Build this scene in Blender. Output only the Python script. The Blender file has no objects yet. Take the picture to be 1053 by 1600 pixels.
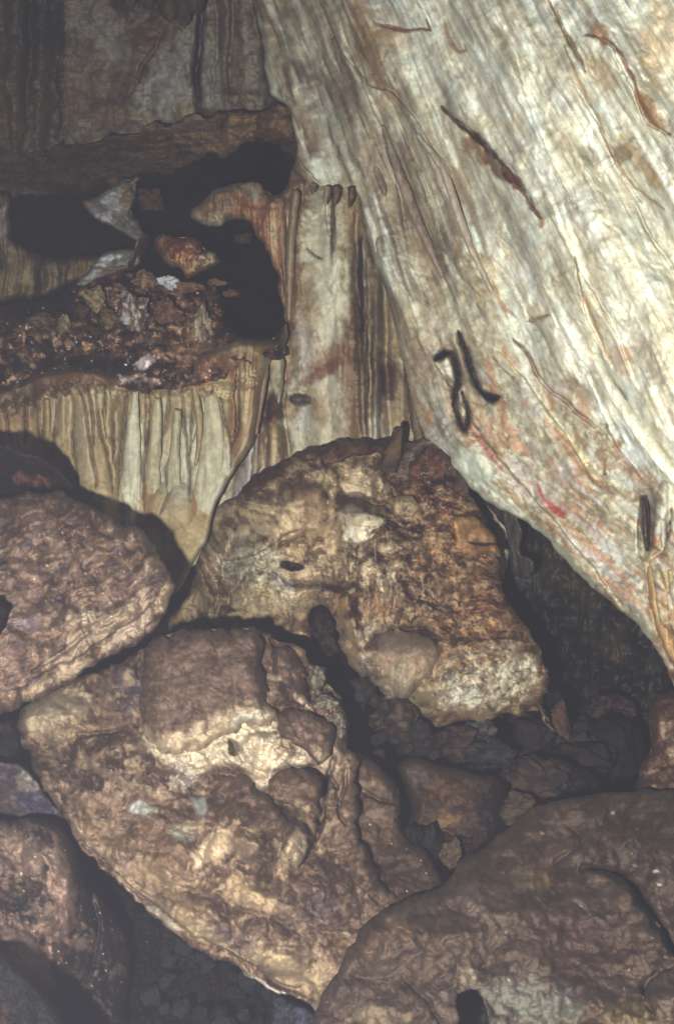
import bpy, math, random
import numpy as np
from mathutils import Matrix, Vector
sc = bpy.context.scene
COL = sc.collection
# ------------------------------------------------------------------ camera, world, flash, exposure
W, H = 1053.0, 1600.0
LENS, SENS = 35.0, 36.0
F = LENS / SENS * H
PITCH = math.radians(-8.0)
CAMH = 1.75
cam_d = bpy.data.cameras.new('camera'); cam = bpy.data.objects.new('camera', cam_d); COL.objects.link(cam)
cam_d.sensor_fit = 'VERTICAL'; cam_d.sensor_height = SENS; cam_d.lens = LENS
cam_d.clip_start = 0.02; cam_d.clip_end = 100
cam.location = (0, 0, CAMH); cam.rotation_euler = (math.radians(90) + PITCH, 0, 0)
sc.camera = cam
cp, sp = math.cos(PITCH), math.sin(PITCH)
def to_world(X, Y, Z):
    """camera space (right, forward, up) -> world"""
    return np.stack([X, Y * cp - Z * sp, Y * sp + Z * cp + CAMH], -1)
wd = bpy.data.worlds.new('World'); sc.world = wd; wd.use_nodes = True
bg = wd.node_tree.nodes['Background']; bg.inputs[0].default_value = (0.75, 0.85, 1.0, 1); bg.inputs[1].default_value = 0.012
FL = to_world(np.array(-0.27), np.array(0.0), np.array(-0.19))
ld = bpy.data.lights.new('camera_flash', 'POINT'); ld.energy = 1500; ld.color = (1.0, 0.97, 0.91); ld.shadow_soft_size = 0.035
lo = bpy.data.objects.new('camera_flash', ld); COL.objects.link(lo); lo.location = tuple(FL)
sc.view_settings.view_transform = 'Standard'; sc.view_settings.look = 'None'
sc.view_settings.exposure = 0.0; sc.view_settings.gamma = 1.0; sc.view_settings.use_curve_mapping = False
sc.cycles.max_bounces = 4; sc.cycles.diffuse_bounces = 2; sc.cycles.volume_bounces = 0

# ------------------------------------------------------------------ noise
_rng = np.random.default_rng(7)
_perm = np.tile(_rng.permutation(1024), 3)
_ga = _rng.random(1024) * 2 * np.pi
_gx, _gy = np.cos(_ga), np.sin(_ga)
def perlin(x, y, seed=0):
    x = x + seed * 17.13; y = y + seed * 31.7
    xi = np.floor(x).astype(np.int64); yi = np.floor(y).astype(np.int64)
    fx = x - xi; fy = y - yi
    u = fx * fx * fx * (fx * (fx * 6 - 15) + 10); v = fy * fy * fy * (fy * (fy * 6 - 15) + 10)
    xi &= 1023; yi &= 1023
    def g(a, b, dx, dy):
        h = _perm[_perm[(xi + a) & 1023] + ((yi + b) & 1023)]
        return _gx[h] * dx + _gy[h] * dy
    n0 = g(0, 0, fx, fy) * (1 - u) + g(1, 0, fx - 1, fy) * u
    n1 = g(0, 1, fx, fy - 1) * (1 - u) + g(1, 1, fx - 1, fy - 1) * u
    return (n0 * (1 - v) + n1 * v) * 1.4
def fbm(x, y, octv=4, seed=0, gain=0.5):
    r = 0; a = 1; t = 0
    for i in range(octv):
        r = r + a * perlin(x * 2**i, y * 2**i, seed + i * 3.1); t += a; a *= gain
    return r / t * 1.5
def ridged(x, y, octv=4, seed=0, gain=0.55):
    r = 0; a = 1; t = 0
    for i in range(octv):
        n = 1 - np.abs(perlin(x * 2**i, y * 2**i, seed + i * 5.3)) * 2
        r = r + a * n; t += a; a *= gain
    return r / t
def cells(x, y, seed=0):
    """distance to the nearest and second nearest jittered point"""
    x = x + seed * 7.7; y = y + seed * 3.3
    xi = np.floor(x).astype(np.int64); yi = np.floor(y).astype(np.int64)
    d1 = np.full(x.shape, 9.0); d2 = np.full(x.shape, 9.0); idc = np.zeros(x.shape)
    for a in (-1, 0, 1):
        for b in (-1, 0, 1):
            h = _perm[_perm[(xi + a) & 1023] + ((yi + b) & 1023)]
            px = xi + a + _ga[h] / 6.2832; py = yi + b + _ga[(h * 7 + 13) & 1023] / 6.2832
            d = np.hypot(x - px, y - py)
            c = d < d1
            d2 = np.where(c, d1, np.minimum(d2, d)); idc = np.where(c, h / 1024.0, idc); d1 = np.where(c, d, d1)
    return d1, d2, idc
def sstep(a, b, x):
    t = np.clip((x - a) / (b - a), 0, 1); return t * t * (3 - 2 * t)

# ------------------------------------------------------------------ colour: what a patch looks like -> what it reflects at its distance
def lin(c):
    c = np.asarray(c, float) / 255.0
    return np.where(c <= 0.04045, c / 12.92, ((c + 0.055) / 1.055) ** 2.4)
VEIL = lin((65, 63, 71))
def alb(c, gain=1.0):
    a = np.clip((lin(c) - VEIL) * 0.78 * gain / np.array([1.0, 0.97, 0.91]), 0.003, 0.9)
    g = (a * np.array([0.3, 0.55, 0.15])).sum(-1, keepdims=True)
    return np.clip(a * 0.66 + g * 0.34, 0.004, 0.86)

# ------------------------------------------------------------------ polygon tools
def smooth_poly(pts, rough=2.0, seed=1, step=5.0, closed=True):
    P = np.array(pts, float); out = []
    n = len(P)
    for i in range(n if closed else n - 1):
        if closed: p0, p1, p2, p3 = P[i - 1], P[i], P[(i + 1) % n], P[(i + 2) % n]
        else: p0, p1, p2, p3 = P[max(i - 1, 0)], P[i], P[i + 1], P[min(i + 2, n - 1)]
        k = max(1, int(np.hypot(*(p2 - p1)) / step))
        t = (np.arange(k) / k)[:, None]
        T = 0.35
        m1 = (p2 - p0) * T; m2 = (p3 - p1) * T
        out.append((2*t**3-3*t**2+1)*p1 + (t**3-2*t**2+t)*m1 + (-2*t**3+3*t**2)*p2 + (t**3-t**2)*m2)
    Q = np.concatenate(out)
    if rough:
        nx = fbm(Q[:, 0] / 26, Q[:, 1] / 26, 4, seed, 0.6); ny = fbm(Q[:, 0] / 26, Q[:, 1] / 26, 4, seed + 40, 0.6)
        Q = Q + rough * np.stack([nx, ny], -1) * 1.6
    return Q
def seg_dist(u, v, Q, closed=True, want=False):
    """distance to polyline; returns d, nearest point, side(+ right of travel on screen), param"""
    A = Q; B = np.roll(Q, -1, 0)
    if not closed: A = A[:-1]; B = B[:-1]
    best = np.full(u.shape, 1e18); bx = np.zeros_like(u); by = np.zeros_like(u); side = np.ones_like(u); par = np.zeros_like(u)
    n = len(A)
    for i in range(n):
        ax, ay = A[i]; dx, dy = B[i] - A[i]; L = dx * dx + dy * dy + 1e-9
        t = np.clip(((u - ax) * dx + (v - ay) * dy) / L, 0, 1)
        qx = ax + t * dx; qy = ay + t * dy
        d = (u - qx) ** 2 + (v - qy) ** 2
        c = d < best
        best = np.where(c, d, best); bx = np.where(c, qx, bx); by = np.where(c, qy, by)
        if want:
            s = np.sign(dx * (v - ay) - dy * (u - ax)); side = np.where(c, s, side); par = np.where(c, (i + t) / n, par)
    return np.sqrt(best), bx, by, side, par
def inside(u, v, Q):
    r = np.zeros(u.shape, bool); n = len(Q)
    for i in range(n):
        x1, y1 = Q[i]; x2, y2 = Q[(i + 1) % n]
        if y1 == y2: continue
        c = ((y1 > v) != (y2 > v)) & (u < (x2 - x1) * (v - y1) / (y2 - y1) + x1)
        r ^= c
    return r
def axis(a, b, step, lo, hi):
    """spacing `step` inside the frame [lo,hi], coarser outside"""
    r = []
    x = a
    while x < b:
        r.append(x)
        x += step if lo - 6 <= x <= hi + 6 else step * 5
        if r[-1] < lo - 6 < x: x = lo - 6
    r.append(b)
    return np.array(r)
def sheet_grid(Q, step):
    x0, y0 = Q.min(0) - step; x1, y1 = Q.max(0) + step
    us = axis(x0, x1, step, 0, W); vs = axis(y0, y1, step, 0, H)
    U, V = np.meshgrid(us, vs)
    # coarse signed distance
    cs = 9.0
    cu = np.arange(x0 - cs, x1 + 2 * cs, cs); cv = np.arange(y0 - cs, y1 + 2 * cs, cs)
    CU, CV = np.meshgrid(cu, cv)
    cd = seg_dist(CU.ravel(), CV.ravel(), Q)[0] * np.where(inside(CU.ravel(), CV.ravel(), Q), 1, -1)
    cd = cd.reshape(CU.shape)
    fu = (U - cu[0]) / cs; fv = (V - cv[0]) / cs
    iu = np.clip(fu.astype(int), 0, len(cu) - 2); iv = np.clip(fv.astype(int), 0, len(cv) - 2)
    a = fu - iu; b = fv - iv
    D = (cd[iv, iu] * (1-a) + cd[iv, iu+1] * a) * (1-b) + (cd[iv+1, iu] * (1-a) + cd[iv+1, iu+1] * a) * b
    near = np.abs(D) < max(14, step * 6)
    nu, nv = U[near], V[near]
    d, bx, by, _, _ = seg_dist(nu, nv, Q)
    ins = inside(nu, nv, Q)
    D[near] = np.where(ins, d, -d)
    BX = U.copy(); BY = V.copy(); BX[near] = bx; BY[near] = by
    In = D > 0
    quad = In[:-1, :-1] | In[1:, :-1] | In[:-1, 1:] | In[1:, 1:]
    # drop quads whose corners would all be snapped far
    used = np.zeros_like(In); used[:-1, :-1] |= quad; used[1:, :-1] |= quad; used[:-1, 1:] |= quad; used[1:, 1:] |= quad
    snap = used & ~In
    U = np.where(snap, BX, U); V = np.where(snap, BY, V); D = np.where(snap, 0.0, D)
    idx = -np.ones(In.shape, int); idx[used] = np.arange(used.sum())
    q = np.stack([idx[:-1, :-1][quad], idx[1:, :-1][quad], idx[1:, 1:][quad], idx[:-1, 1:][quad]], -1)
    return U[used], V[used], D[used], q

# ------------------------------------------------------------------ smooth depth through control points
def tps(ctrl, u, v):
    C = np.array(ctrl, float); P = C[:, :2] / 500.0; n = len(P)
    def ker(r2): return 0.5 * r2 * np.log(r2 + 1e-9)
    K = ker(((P[:, None] - P[None]) ** 2).sum(-1)) + 0.02 * np.eye(n)
    A = np.zeros((n + 3, n + 3)); A[:n, :n] = K; A[:n, n] = 1; A[:n, n+1:] = P; A[n, :n] = 1; A[n+1:, :n] = P.T
    w = np.linalg.lstsq(A, np.concatenate([C[:, 2] - C[:, 2].mean(), np.zeros(3)]), rcond=1e-8)[0]; w[n] += C[:, 2].mean()
    x = u / 500.0; y = v / 500.0
    z = w[n] + w[n+1] * x + w[n+2] * y
    for i in range(n): z = z + w[i] * ker((x - P[i, 0]) ** 2 + (y - P[i, 1]) ** 2)
    return z

def ell(u, v, cx, cy, rx, ry, ang):
    a = math.radians(ang); c, s = math.cos(a), math.sin(a)
    x = (u - cx) * c + (v - cy) * s; y = -(u - cx) * s + (v - cy) * c
    return np.sqrt((x / rx) ** 2 + (y / ry) ** 2)

class Ctx: pass
def local(fn, u, v, pts, pad):
    """evaluate fn only on the vertices near pts"""
    P = np.array(pts, float)
    m = (u > P[:, 0].min() - pad) & (u < P[:, 0].max() + pad) & (v > P[:, 1].min() - pad) & (v < P[:, 1].max() + pad)
    r = np.zeros_like(u)
    if m.any(): r[m] = fn(u[m], v[m], m)
    return r

def aniso(u, v, sx, sy, ang):
    a = math.radians(ang); return (u * math.cos(a) + v * math.sin(a)) / sx, (-u * math.sin(a) + v * math.cos(a)) / sy
def mask_of(c, u, v, m):
    return sstep(1.25, 0.75, ell(u, v, *m) + 0.35 * c.na)
def terr_n(c, sx, sy, k, seed):
    n = (fbm(c.T / sx, c.S / sy, 2, seed, 0.4) + 0.25 * c.nb) * k
    f = n - np.floor(n); return np.floor(n), f
def relief(c, ops):
    u, v = c.uw, c.vw
    h = np.zeros_like(u)
    for o in ops:
        k = o[0]
        if k == 'fbm': h += o[2] * fbm(u / o[1], v / o[1], o[3], o[4] if len(o) > 4 else 1, 0.56)
        elif k == 'in': h += relief(c, o[2]) * mask_of(c, u, v, o[1])
        elif k == 'terr': fl_, f = terr_n(c, *o[1:5]); h += o[5] * (f * 0.85 - 0.85 * sstep(0.93, 1.0, f))   # thin overlapping sheets: sx, sy, k, seed, amp
        elif k == 'scale':     # overlapping crusty scales: sx, sy, ang, amp, seed
            x, y = aniso(u, v, o[1], o[2], o[3]); n = 1.3 * fbm(x, y, 4, o[5], .55) + 0.9 * y; f = n - np.floor(n); h += o[4] * (f - sstep(0.8, 1.0, f)) * (0.6 + c.nb)
        elif k == 'rida': x, y = aniso(u, v, o[1], o[2], o[3]); h += o[4] * ridged(x, y, o[5], o[6])
        elif k == 'crk':       # cracked plates: scale, amp, seed, width
            d1, d2, idc = cells((u + 8 * c.na) / o[1], (v + 8 * c.nc) / o[1], o[3]); h += o[2] * ((idc - .5) * sstep(0, .15, d2 - d1) - 0.7 * (1 - sstep(0, o[4], d2 - d1)))
        elif k == 'rid': h += o[2] * ridged(u / o[1], v / o[1], o[3], o[4] if len(o) > 4 else 2)
        elif k == 'fl': h += o[3] * fbm(c.T / o[1], c.S / o[2], o[4], o[5] if len(o) > 5 else 3)
        elif k == 'flrid': h += o[3] * ridged(c.T / o[1], c.S / o[2], o[4], o[5] if len(o) > 5 else 3)
        elif k == 'cell':      # rounded knobs: scale, amp, seed, (aspect, angle)
            a = math.radians(o[5]) if len(o) > 5 else 0; asp = o[4] if len(o) > 4 else 1
            x = (u * math.cos(a) + v * math.sin(a)); y = (-u * math.sin(a) + v * math.cos(a)) * asp
            d1, d2, _ = cells(x / o[1], y / o[1], o[3]); h += o[2] * (np.sqrt(np.clip(1 - d1 * d1, 0, 1)) - 0.6)
        elif k == 'facet':     # broken planes
            d1, d2, idc = cells(u / o[1], v / o[1], o[3]); h += o[2] * (idc - 0.5) * sstep(0, 0.12, d2 - d1) - 0.25 * o[2] * (1 - sstep(0, .1, d2 - d1))
        elif k == 'dome':
            r = ell(u, v, *o[1:6]); p = o[7] if len(o) > 7 else 0.5; h += o[6] * np.clip(1 - r * r, 0, 1) ** p
        elif k == 'groove':
            w, a, pts = o[1:4]; Q = smooth_poly(pts, 1.5, 5, 8, False)
            def f(uu, vv, m):
                d, _, _, _, t = seg_dist(uu, vv, Q, False, True)
                sn = np.sqrt(np.clip(np.sin(np.clip(t, 0, 1) * np.pi), 0, 1)); wt = w * (0.5 + 0.5 * sn) * (1 + .5 * c.na[m]); return -a * np.exp(-(d / np.maximum(wt, .8)) ** 2) * sn
            h += local(f, u, v, pts, w * 3)
        elif k == 'step':      # surface drops by a on the right-hand side of travel, recovering over dec px
            a, dec, pts = o[1:4]; Q = smooth_poly(pts, 2.0, 9, 8, False)
            def f(uu, vv, m):
                d, _, _, s, t = seg_dist(uu, vv, Q, False, True)
                e = sstep(0, 0.15, t) * sstep(1, 0.85, t)
                return -a * e * np.exp(-d / dec) * sstep(-1.5, 1.5, s * d)
            h += local(f, u, v, pts, dec * 4)
        elif k == 'poly':
            a, soft, pts = o[1:4]; Q = smooth_poly(pts, 2.0, 11, 8)
            def f(uu, vv, m):
                d = seg_dist(uu, vv, Q)[0] * np.where(inside(uu, vv, Q), 1, -1); return a * sstep(-soft, soft, d + soft * (1.2 * c.na[m] + .5 * c.nb[m]))
            h += local(f, u, v, pts, soft * 2)
    return h

def paint(c, base, ops, gain, start=None):
    u, v = c.uc, c.vc
    colr = np.tile(alb(base, gain), (len(u), 1)) if start is None else start
    def put(col, m, op):
        nonlocal colr
        m = (m * op)[:, None]; colr = colr * (1 - m) + alb(col, gain) * m
    for o in ops:
        k, col, op = o[:3] if len(o) > 2 else (o[0], None, None)
        if k == 'in':
            m = mask_of(c, u, v, o[1])[:, None]; sub = paint(c, base, o[2], gain, colr.copy()); colr = colr * (1 - m) + sub * m
        elif k == 'terr': fl_, f = terr_n(c, *o[3:7]); put(col, sstep(1 - o[7], 1 - o[7] * .5, f) * sstep(-.25, .2, c.nc + .4 * c.na), op)
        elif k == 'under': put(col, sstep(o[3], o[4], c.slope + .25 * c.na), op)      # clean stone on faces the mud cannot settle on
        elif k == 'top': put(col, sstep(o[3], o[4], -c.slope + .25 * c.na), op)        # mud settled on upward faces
        elif k == 'scale':
            x, y = aniso(c.uw, c.vw, o[3], o[4], o[5]); n = 1.3 * fbm(x, y, 4, o[6], .55) + 0.9 * y; f = n - np.floor(n); put(col, sstep(o[7], 1.0, f + .15 * c.na), op)
        elif k == 'crk':
            d1, d2, idc = cells((c.uw + 8 * c.na) / o[3], (c.vw + 8 * c.nc) / o[3], o[4]); put(col, (1 - sstep(o[5] * .4, o[5], d2 - d1)) * sstep(-.35, .1, c.nb + .5 * c.na), op)
        elif k == 'na':
            x, y = aniso(u, v, o[3], o[4], o[5]); n = fbm(x, y, 5, o[8], .6); put(col, sstep(o[6] - o[7], o[6] + o[7], n), op)
        elif k == 'n':      # iso noise patches: scale, threshold, soft, seed
            n = fbm(u / o[3], v / o[3], 5, o[6], 0.6); put(col, sstep(o[4] - o[5], o[4] + o[5], n), op)
        elif k == 'f':    # noise drawn out along the flow: sx, sy, threshold, soft, seed
            n = fbm(c.T / o[3], c.S / o[4], 3, o[7], 0.45); put(col, sstep(o[5] - o[6], o[5] + o[6], n), op)
        elif k == 'v':    # thin veins along the flow: sx, sy, width, seed, (patchiness)
            n = np.abs(perlin(c.T / o[3] + 0.6 * c.nb, c.S / o[4], o[6])); n2 = sstep(-0.25, 0.25, perlin(c.T / (o[3] * 2.3), c.S / (o[4] * 1.7), o[6] + 9))
            put(col, (1 - sstep(0, o[5], n)) * n2, op)
        elif k == 'w':    # wandering veins, no direction: scale, width, seed
            n = np.abs(perlin(u / o[3] + 0.5 * c.nb, v / o[3] + 0.5 * c.nc, o[5])); n2 = sstep(-0.2, 0.3, perlin(u / (o[3] * 2), v / (o[3] * 2), o[5] + 4))
            put(col, (1 - sstep(0, o[4], n)) * n2, op)
        elif k == 'b':    # blob: cx cy rx ry ang
            r = ell(u, v, *o[3:8]); m = np.clip(1.15 - r * 0.65, 0, 1); fb = o[8] if len(o) > 8 else 0.7
            put(col, sstep(0.25, 0.75, m + fb * 0.75 * c.na + 0.35 * fb * c.nf) * sstep(2.0, 1.45, r), op)
        elif k == 'l':    # line: width, pts
            w, pts = o[3], o[4]; Q = smooth_poly(pts, 1.5, 5, 8, False)
            def f(uu, vv, m_):
                d, _, _, _, t = seg_dist(uu, vv, Q, False, True)
                wt = w * (0.5 + 0.6 * np.sqrt(np.clip(np.sin(t * np.pi), 0, 1))) * (1 + 0.9 * c.na[m_]); return 1 - sstep(0.35, 1.0, d / np.maximum(wt, .6))
            put(col, local(f, u, v, pts, w * 3), op)
        elif k == 'p':    # polygon: soft, pts
            soft, pts = o[3], o[4]; Q = smooth_poly(pts, 3.0, 11, 10)
            def f(uu, vv, m_):
                d = seg_dist(uu, vv, Q)[0] * np.where(inside(uu, vv, Q), 1, -1)
                return sstep(-soft, soft, d + soft * (0.9 * c.na[m_] + 0.5 * c.nf[m_]))
            put(col, local(f, u, v, pts, soft * 2), op)
        elif k == 'glint':   # sparkle glints put into the colour as pale specks: scale, radius, seed
            d1, _, idc = cells(u / o[3], v / o[3], o[5]); put(col, (1 - sstep(o[4] * .5, o[4], d1)) * (idc > 0.72), op)
    if start is not None: return colr
    vv = 1 + c.var * (0.55 * c.na + 0.5 * c.nf + 0.35 * c.nb)
    return np.clip(colr * np.clip(vv, 0.25, 2)[:, None], 0.002, 0.88)
# ------------------------------------------------------------------ materials
_mats = {}
def rock_mat(name, rough=0.6, bump=0.5, scale=60.0, flow=0.0, spec=0.4, wet=0.0, var=0.25):
    if name in _mats: return _mats[name]
    m = bpy.data.materials.new(name); m.use_nodes = True; nt = m.node_tree; N = nt.nodes; L = nt.links
    b = N['Principled BSDF']
    def n(t, **k):
        x = N.new(t)
        for a, c in k.items(): setattr(x, a, c)
        return x
    at = n('ShaderNodeAttribute', attribute_name='Col'); fl = n('ShaderNodeAttribute', attribute_name='flow')
    tc = n('ShaderNodeTexCoord')
    def noise(vec, s, d=6, r=0.6):
        x = n('ShaderNodeTexNoise'); x.inputs['Scale'].default_value = s; x.inputs['Detail'].default_value = d; x.inputs['Roughness'].default_value = r
        L.new(vec, x.inputs['Vector']); return x.outputs['Fac']
    n1 = noise(tc.outputs['Object'], scale, 6, 0.65); n2 = noise(fl.outputs['Vector'], 1.0, 5, 0.62); n3 = noise(tc.outputs['Object'], scale * 0.17, 4, 0.6)
    def mth(op, a, b_=None, c=None):
        x = n('ShaderNodeMath', operation=op)
        for i, q in enumerate((a, b_, c)):
            if q is None: continue
            if isinstance(q, (int, float)): x.inputs[i].default_value = q
            else: L.new(q, x.inputs[i])
        return x.outputs[0]
    mixn = n('ShaderNodeMix', data_type='FLOAT'); mixn.inputs[0].default_value = flow
    L.new(n1, mixn.inputs[2]); L.new(n2, mixn.inputs[3]); tex = mixn.outputs[0]
    # colour variation of the mineral itself
    fac = mth('MULTIPLY_ADD', mth('SUBTRACT', tex, 0.5), var * 4.0, 1.0)
    fac = mth('MULTIPLY', fac, mth('MULTIPLY_ADD', mth('SUBTRACT', n3, 0.5), var * 1.6, 1.0))
    n4 = noise(tc.outputs['Object'], scale * 3.6, 3, 0.7); fac = mth('MULTIPLY', fac, mth('MULTIPLY_ADD', mth('SUBTRACT', n4, 0.5), 0.25 + var * 2.6, 1.0))
    fac = mth('MAXIMUM', fac, 0.15)
    hs = n('ShaderNodeVectorMath', operation='SCALE'); L.new(at.outputs['Color'], hs.inputs[0]); L.new(fac, hs.inputs['Scale'])
    L.new(hs.outputs[0], b.inputs['Base Color'])
    rr = mth('MULTIPLY_ADD', mth('SUBTRACT', n3, 0.5), 0.7, rough); rr = mth('SUBTRACT', rr, wet * 0.3); rr = mth('MAXIMUM', rr, 0.18)
    L.new(rr, b.inputs['Roughness']); b.inputs['Specular IOR Level'].default_value = spec
    bp = n('ShaderNodeBump'); bp.inputs['Strength'].default_value = bump; bp.inputs['Distance'].default_value = 0.012
    hh = mth('ADD', mth('MULTIPLY', tex, 1.6), mth('MULTIPLY', n4, 0.75))
    L.new(hh, bp.inputs['Height']); L.new(bp.outputs[0], b.inputs['Normal'])
    _mats[name] = m
    return m

# ------------------------------------------------------------------ objects
def tag(o, label=None, cat=None, group=None, kind=None):
    if label: o['label'] = label
    if cat: o['category'] = cat
    if group: o['group'] = group
    if kind: o['kind'] = kind
    return o
def link_mesh(name, verts, quads, tris=None, col=None, flow=None, mat=None, parent=None, smooth=True, origin=None):
    me = bpy.data.meshes.new(name)
    verts = np.asarray(verts, float)
    if origin is None:
        mn, mx = verts.min(0), verts.max(0); origin = np.array([(mn[0]+mx[0])/2, (mn[1]+mx[1])/2, mn[2]])
    loc = np.array(origin)
    verts = verts - loc
    nq = len(quads); nt_ = 0 if tris is None else len(tris)
    me.vertices.add(len(verts)); me.vertices.foreach_set('co', verts.astype(np.float32).ravel())
    loops = np.asarray(quads).ravel() if nq else np.zeros(0, int)
    if nt_: loops = np.concatenate([loops, np.asarray(tris).ravel()])
    me.loops.add(len(loops)); me.loops.foreach_set('vertex_index', loops.astype(np.int32))
    me.polygons.add(nq + nt_)
    st = np.concatenate([np.arange(nq) * 4, nq * 4 + np.arange(nt_) * 3])
    me.polygons.foreach_set('loop_start', st.astype(np.int32))
    me.polygons.foreach_set('use_smooth', np.full(nq + nt_, smooth))
    me.update(calc_edges=True); me.validate()
    if col is not None and len(me.vertices) == len(col):
        a = me.color_attributes.new('Col', 'FLOAT_COLOR', 'POINT')
        a.data.foreach_set('color', np.concatenate([col, np.ones((len(col), 1))], 1).astype(np.float32).ravel())
    if flow is not None:
        a = me.attributes.new('flow', 'FLOAT_VECTOR', 'POINT'); a.data.foreach_set('vector', flow.astype(np.float32).ravel())
    if mat: me.materials.append(mat)
    o = bpy.data.objects.new(name, me); COL.objects.link(o)
    if parent is not None:
        o.parent = parent; o.location = tuple(loc - np.array(parent.location))
    else: o.location = tuple(loc)
    return o

def amp(rel, k):
    return [(o[:6] + (o[6] * k,) + o[7:]) if o[0] == 'dome' else o for o in rel]

def rock(name, poly, ctrl, base, paints=(), rel=(), edge=(50, 0.2), thick=0.4, step=2.0, rough=3.0, gain=None, mat=None,
         flow=None, flow_scale=(9.0, 90.0), warp=6.0, seed=1, var=0.35, parent=None, edge_pow=3.0, extra=None, tint=None, contrast=0.4):
    """a closed solid: front surface from outline + control depths + relief, rounded rim and a back"""
    Q = smooth_poly(poly, rough, seed)
    P = []; Cc = []; Fl = []; faces = []; off = 0
    if gain is None: gain = (np.mean([c[2] for c in ctrl]) / 4.0) ** 2
    if tint is None: tint = (1.10, .965, .99) if mat in (M_MUD, M_ROCK) else (1, 1, 1)
    for side in (0, 1):
        st = step if side == 0 else max(9.0, step * 4)
        u, v, d, q = sheet_grid(Q, st)
        z0 = tps(ctrl, u, v)
        e = np.clip(d / edge[0], 0, 1); prof = 1 - (1 - (1 - e) ** edge_pow) ** 0.5
        if side == 0:
            c = Ctx(); c.u = u; c.v = v; c.var = var
            c.na = fbm(u / 24 + seed, v / 24, 5, seed + 11, 0.62); c.nb = fbm(u / 70, v / 70 + seed, 4, seed + 21); c.nc = fbm(u / 70, v / 70, 4, seed + 31)
            c.uw = u + warp * c.nb + warp * 0.35 * c.na; c.vw = v + warp * c.nc
            c.uc = u + warp * c.nb * 1.2; c.vc = v + warp * c.nc * 1.2
            if flow: c.T, c.S = flow(c.uc, c.vc)
            else: c.T, c.S = c.uc, c.vc
            c.nf = fbm(c.T / flow_scale[0], c.S / flow_scale[1], 3, seed + 51, 0.5)
            hgt = relief(c, rel)
            c2 = Ctx(); c2.__dict__.update(c.__dict__); c2.vw = c.vw + 12; c2.S = c.S + 12
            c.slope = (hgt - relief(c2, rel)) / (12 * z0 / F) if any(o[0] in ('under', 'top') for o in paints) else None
            fade = np.clip(d / 10.0, 0, 1) ** 0.7
            Z = z0 + edge[1] * prof - hgt * (0.35 + 0.65 * fade)
            col = paint(c, base, paints, gain)
            if mat in (M_MUD, M_ROCK): b0 = alb(base, gain).mean(); lum = col.mean(-1, keepdims=True); col = np.clip(col * (lum / b0) ** contrast, .003, .86)
            col = col * np.array(tint)
            if extra: Z, col = extra(c, Z, col)
            fl = np.stack([c.T / 4.5, c.S / 26.0, np.zeros_like(u)], -1)
        else:
            Z = z0 + edge[1] * prof + 0.02 + thick * np.sqrt(np.clip(1 - (1 - np.clip(d / (edge[0] * 1.6), 0, 1)) ** 2, 0, 1))
            # keep the back behind the front near the rim
            col = np.tile(alb(base, gain), (len(u), 1)); fl = np.stack([u / 3.0, v / 26.0, np.zeros_like(u)], -1)
            q = q[:, ::-1]
        x = (u - W / 2) / F * Z; zz = -(v - H / 2) / F * Z
        P.append(to_world(x, Z, zz)); Cc.append(col); Fl.append(fl); faces.append(q + off); off += len(u)
    return link_mesh(name, np.concatenate(P), np.concatenate(faces), None, np.concatenate(Cc), np.concatenate(Fl), mat, parent)

def cam_pt(u, v, Z):
    return to_world(np.array((u - W / 2) / F * Z), np.array(float(Z)), np.array(-(v - H / 2) / F * Z))

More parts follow.
